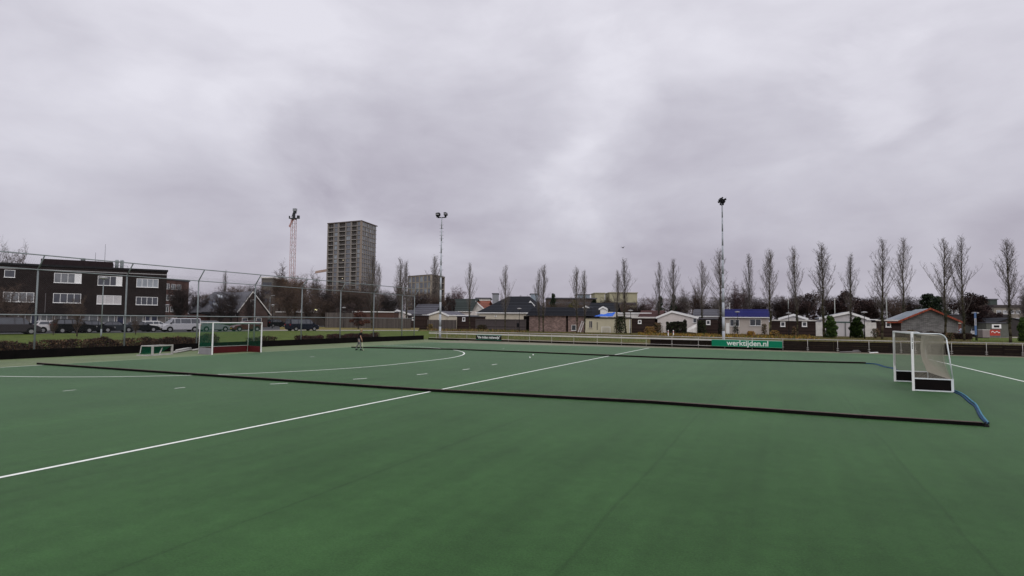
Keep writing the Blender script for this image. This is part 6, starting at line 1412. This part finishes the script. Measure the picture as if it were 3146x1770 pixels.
street_lamp(2657, 1041, 958, 'disc', 'black street lamp with flat disc head right of the right round conifer')
street_lamp(1937, 1026, 953, 'disc', 'black street lamp at the right corner of the cream flat roofed chalet')
street_lamp(1595, 1020, 947, 'disc', 'black street lamp with a dark litter bin, left of the pink rubble outbuilding')
street_lamp(2424, 1033, 961, 'disc', 'black street lamp between the two windows of the long dark shed')
street_lamp(2999, 1046, 960, 'disc', 'black street lamp right beside the blue and white banner')
street_lamp(310, 1042, 851, 'disc', 'tall grey street lamp in front of the dark brick flats', m=galv)
street_lamp(513, 1012, 935, 'cone', 'street lamp with pale conical head right of the dark brick flats', D=100)
street_lamp(827, 1006, 908, 'arm', 'tall grey street lamp with short arm left of the black people carrier', m=galv)
street_lamp(836, 1014, 935, 'cone', 'dark street lamp with conical head beside the tall grey lamp')
street_lamp(1055, 1012, 944, 'disc', 'dark street lamp in front of the vertical board fence')
p = gp(1591, 1019); t = thing('litter_bin', 'dark litter bin fixed beside the street lamp pole', 'litter bin', (p.x, p.y, 0)); MB().tube((0, 0, .9), (0, 0, 1.75), .24, .28, 10).build('bin', blackm, t); MB().tube((0, 0, 0), (0, 0, .9), .04, n=6).build('post', blackm, t); MB().tube((0, 0, 1.75), (0, 0, 1.85), .3, .15, 10).build('lid', blackm, t)
tt = thing('treetop_lamp', 'distant street lamp glowing yellow among the bare trees', 'street lamp', tuple(B(970, 150)), 0)
zz = W(970, 952, 150).z; MB().tube((0, 0, 0), (0, 0, zz-.1), .07, .05, 8).build('pole', galv_dark, tt); MB().box(-.3, .3, -.2, .2, zz+.16, zz+.26).build('lamp_head', blackm, tt)
MB().tube((0, 0, zz-.1), (0, 0, zz+.158), .26, .3, 12).build('lamp_glass', emit('lamp_glow', (1.0, 0.95, 0.5), 2.2), tt)
tt.name = 'street_lamp'
for (px, top, D, l) in ((2423, 917, 170, 'thin pale mast above the left part of the long dark shed'), (2565.5, 918, 150, 'thin pale mast behind the left slope of the white gabled chalet'), (2725, 903, 125, 'thin pale mast behind the shed left of the stone house'), (2242, 930, 170, 'small thin white pole behind the blue roof')):
    p = B(px, D); z = W(px, top, D).z; t = thing('mast', l, 'mast', (p.x, p.y, 0), 0, 'thin pale masts behind the chalets'); MB().tube((0, 0, 0), (0, 0, z-.3), .13, .09, 8).build('pole', mat('pale_mast', (0.36, 0.38, 0.36), .6), t, True); MB().tube((0, 0, z-.3), (0, 0, z), .16, .16, 8).build('cap', white_dirty, t)
for i, (px, l) in enumerate(((2053, 'left red and white bollard by the path'), (2069, 'right red and white bollard by the path'))):
    p = gp(px, 1033); t = thing('bollard', l, 'bollard', (p.x, p.y, 0), 0, 'red and white bollards'); MB().tube((0, 0, 0), (0, 0, .62), .08, n=10).tube((0, 0, .8), (0, 0, 1.0), .08, .06, 10).build('post', white, t); MB().tube((0, 0, .62), (0, 0, .8), .083, n=10).build('band', mat('red_band', (0.45, .05, .04), .5), t)

# ------------------------------------------------------------------ the person
def skin_mesh(verts, edges, radii, sub=2):
    me = bpy.data.meshes.new('tmp'); me.from_pydata(verts, edges, []); o = bpy.data.objects.new('tmp', me); COL.objects.link(o)
    md = o.modifiers.new('s', 'SKIN'); md.use_smooth_shade = True
    for i, r in enumerate(radii):
        sv = me.skin_vertices[0].data[i]; sv.radius = (r, r) if not isinstance(r, tuple) else r; sv.use_root = (i == 0)
    s = o.modifiers.new('u', 'SUBSURF'); s.levels = sub; s.render_levels = sub
    dg = bpy.context.evaluated_depsgraph_get(); dg.update(); out = bpy.data.meshes.new_from_object(o.evaluated_get(dg)); bpy.data.objects.remove(o); return out
def person():
    p = gp(1104, 1076.5); t = thing('person', 'person in black T-shirt and patterned trousers walking with a hockey stick', 'person', (p.x, p.y, 0), math.atan2(_r.y, _r.x))
    # local x = image right, y = away, z up; walking towards the right, leaning forward a little, height about 1.6
    k = 1.0
    V = [(-.02, 0, .86), (0.0, 0, 1.02), (.05, 0, 1.20), (.09, 0, 1.34), (.11, 0, 1.42), (.15, -.01, 1.50), (.16, -.01, 1.58),   # 0-6 pelvis..head
         (-.03, -.10, .82), (.09, -.11, .47), (.12, -.11, .10), (.23, -.12, .045),          # 7-10 right leg (front)
         (-.05, .10, .82), (-.13, .11, .47), (-.31, .12, .15), (-.26, .12, .05),             # 11-14 rear leg
         (.09, -.19, 1.32), (.15, -.25, 1.06), (.23, -.22, .85), (.25, -.21, .79),               # 15-18 near arm
         (.07, .18, 1.32), (-.06, .24, 1.08), (-.16, .20, .90), (-.18, .19, .84)]            # far arm
    E_ = [(0, 1), (1, 2), (2, 3), (3, 4), (4, 5), (5, 6), (0, 7), (7, 8), (8, 9), (9, 10), (0, 11), (11, 12), (12, 13), (13, 14), (3, 15), (15, 16), (16, 17), (17, 18), (3, 19), (19, 20), (20, 21), (21, 22)]
    Rr = [.13, .115, .13, .115, .05, .085, .075, .09, .062, .045, .03, .09, .06, .045, .03, .058, .045, .033, .03, .058, .045, .033, .03]
    me = skin_mesh(V, E_, Rr); bm = bmesh.new(); bm.from_mesh(me)
    # fingers: five short chains rooted in each palm
    for (hx, hy, hz_, s) in ((.25, -.21, .79, 1), (-.18, .19, .84, -1)):
        for i, ln in enumerate((.062, .075, .08, .07, .055)):
            oy = (i-2)*.016; th = (i == 0)
            a = (hx+(.02 if th else 0), hy+oy, hz_-.01); b = (hx+.02+(.02 if th else 0), hy+oy*1.2, hz_-.01-ln*.55*(.5 if th else 1)); c = (hx-.005+(.03 if th else 0), hy+oy*1.2, hz_-.01-ln*(.7 if th else 1))
            f_ = skin_mesh([a, b, c], [(0, 1), (1, 2)], [.0095, .009, .008], 1); bm.from_mesh(f_)
    # face: nose, brow and ears on the head
    for (cx, cy, cz, r_) in ((.238, -.01, 1.555, .017), (.222, -.01, 1.52, .014), (.15, -.09, 1.56, .022), (.15, .07, 1.56, .022)):
        bmesh.ops.create_icosphere(bm, subdivisions=2, radius=r_, matrix=Matrix.Translation((cx, cy, cz)))
    bm.to_mesh(me); bm.free(); me.materials.clear()
    skinm = mat('skin', (0.42, 0.24, 0.17), .6, .06, 6); shirt = mat('black_cloth', (0.008, 0.008, 0.010), .9, .2, 6); trm = mat('patterned_trousers', (0.05, 0.05, 0.055), .9, scale=14, col2=(0.28, 0.27, 0.28)); shoe = mat('dark_shoe', (0.02, 0.03, 0.025), .8); eye = mat('eye_dark', (.02, .015, .012), .3)
    for m in (skinm, shirt, trm, shoe, eye): me.materials.append(m)
    for pl in me.polygons:
        c = pl.center; arm = abs(c.y) > .165 and c.z > .7
        if c.z < .115: mi = 3
        elif c.z < .92 and not arm: mi = 2
        elif c.z < 1.415 and not (arm and c.z < 1.17): mi = 1
        else: mi = 0
        pl.material_index = mi; pl.use_smooth = True
    o = bpy.data.objects.new('body', me); COL.objects.link(o); o.parent = t
    for sy in (-.035, .018): 
        bm = bmesh.new(); bmesh.ops.create_icosphere(bm, subdivisions=2, radius=.011, matrix=Matrix.Translation((.222, sy, 1.572))); m_ = bpy.data.meshes.new('eye'); bm.to_mesh(m_); bm.free(); m_.materials.append(eye); e_ = bpy.data.objects.new('eye', m_); COL.objects.link(e_); e_.parent = t
    bm = bmesh.new(); bmesh.ops.create_icosphere(bm, subdivisions=3, radius=.1, matrix=Matrix.Translation((.13, -.01, 1.60)) @ Matrix.Diagonal((1.02, .92, .95, 1)))
    rn = random.Random(2)
    for v in list(bm.verts): v.co += Vector((rn.gauss(0, .004), rn.gauss(0, .004), rn.gauss(0, .004)))
    for v in bm.verts:
        if v.co.x > .18 and v.co.z < 1.605: v.co.x = .18
    m_ = bpy.data.meshes.new('hair'); bm.to_mesh(m_); bm.free(); m_.materials.append(mat('blond_hair', (0.30, 0.22, 0.12), .8, .3, 20)); h_ = bpy.data.objects.new('hair', m_); COL.objects.link(h_); h_.parent = t
    # shoes
    for (x, y, z, tilt) in ((.17, -.12, .045, 0), (-.25, .12, .055, -.5)):
        mb = MB(); mb.prism([(-.10, -.04), (.15, -.04), (.16, -.01), (.10, .02), (0, .05), (-.09, .05), (-.11, 0)], -.045, .045); s_ = mb.build('shoe', shoe, t); s_.location = (x, y, z); s_.rotation_euler = (0, -tilt if 0 else tilt*-1*-1, 0)
    st = thing('hockey_stick', 'pale hockey stick held pointing down by the person', 'hockey stick', (p.x, p.y, 0), math.atan2(_r.y, _r.x))
    mb = MB(); mb.tube((.235, -.215, .93), (.27, -.215, .62), .017, n=8); mb.build('grip', mat('peach_grip', (0.55, 0.30, 0.20), .7), st, True)
    mb = MB(); mb.tube((.27, -.215, .62), (.33, -.215, .08), .018, .02, 8); mb.path([(.33, -.215, .08), (.35, -.215, .035), (.39, -.215, .025), (.42, -.215, .05)], .02, 8); mb.build('shaft', mat('pale_stick', (0.55, 0.53, 0.40), .5), st, True)
person()
# bird in flight
D = 90; p = W(1914, 762, D); t = thing('bird', 'tiny dark bird flying above the poplars', 'bird', tuple(p), 1.0)
mb = MB(); mb.tube((-.22, 0, 0), (-.05, 0, .02), .02, .06, 8); mb.tube((-.05, 0, .02), (.12, 0, .02), .06, .045, 8); mb.tube((.12, 0, .02), (.2, 0, .03), .035, .004, 8); mb.build('body', twig_dark, t, True)
for s in (-1, 1): mb = MB(); mb.add([(.08, s*.04, .03), (-.08, s*.04, .03), (-.06, s*.25, .18), (.06, s*.25, .2), (-.08, s*.5, .12), (-.0, s*.5, .13)], [(0, 1, 2, 3), (3, 2, 4, 5)]); mb.build('wing', twig_dark, t)

# ------------------------------------------------------------------ air: slight winter haze
hz_m = bpy.data.materials.new('haze'); hz_m.use_nodes = True; N = hz_m.node_tree.nodes; N.clear()
vo = N.new('ShaderNodeVolumePrincipled'); oo = N.new('ShaderNodeOutputMaterial'); hz_m.node_tree.links.new(vo.outputs[0], oo.inputs['Volume'])
vo.inputs['Color'].default_value = (0.86, 0.86, 0.92, 1); vo.inputs['Density'].default_value = 0.00045; vo.inputs['Anisotropy'].default_value = 0.0
HAZE = False
if HAZE:
    hb_ = MB().box(-2600, 2600, -1600, 3600, -1.1, 110).build('haze', hz_m); hb_['kind'] = 'stuff'
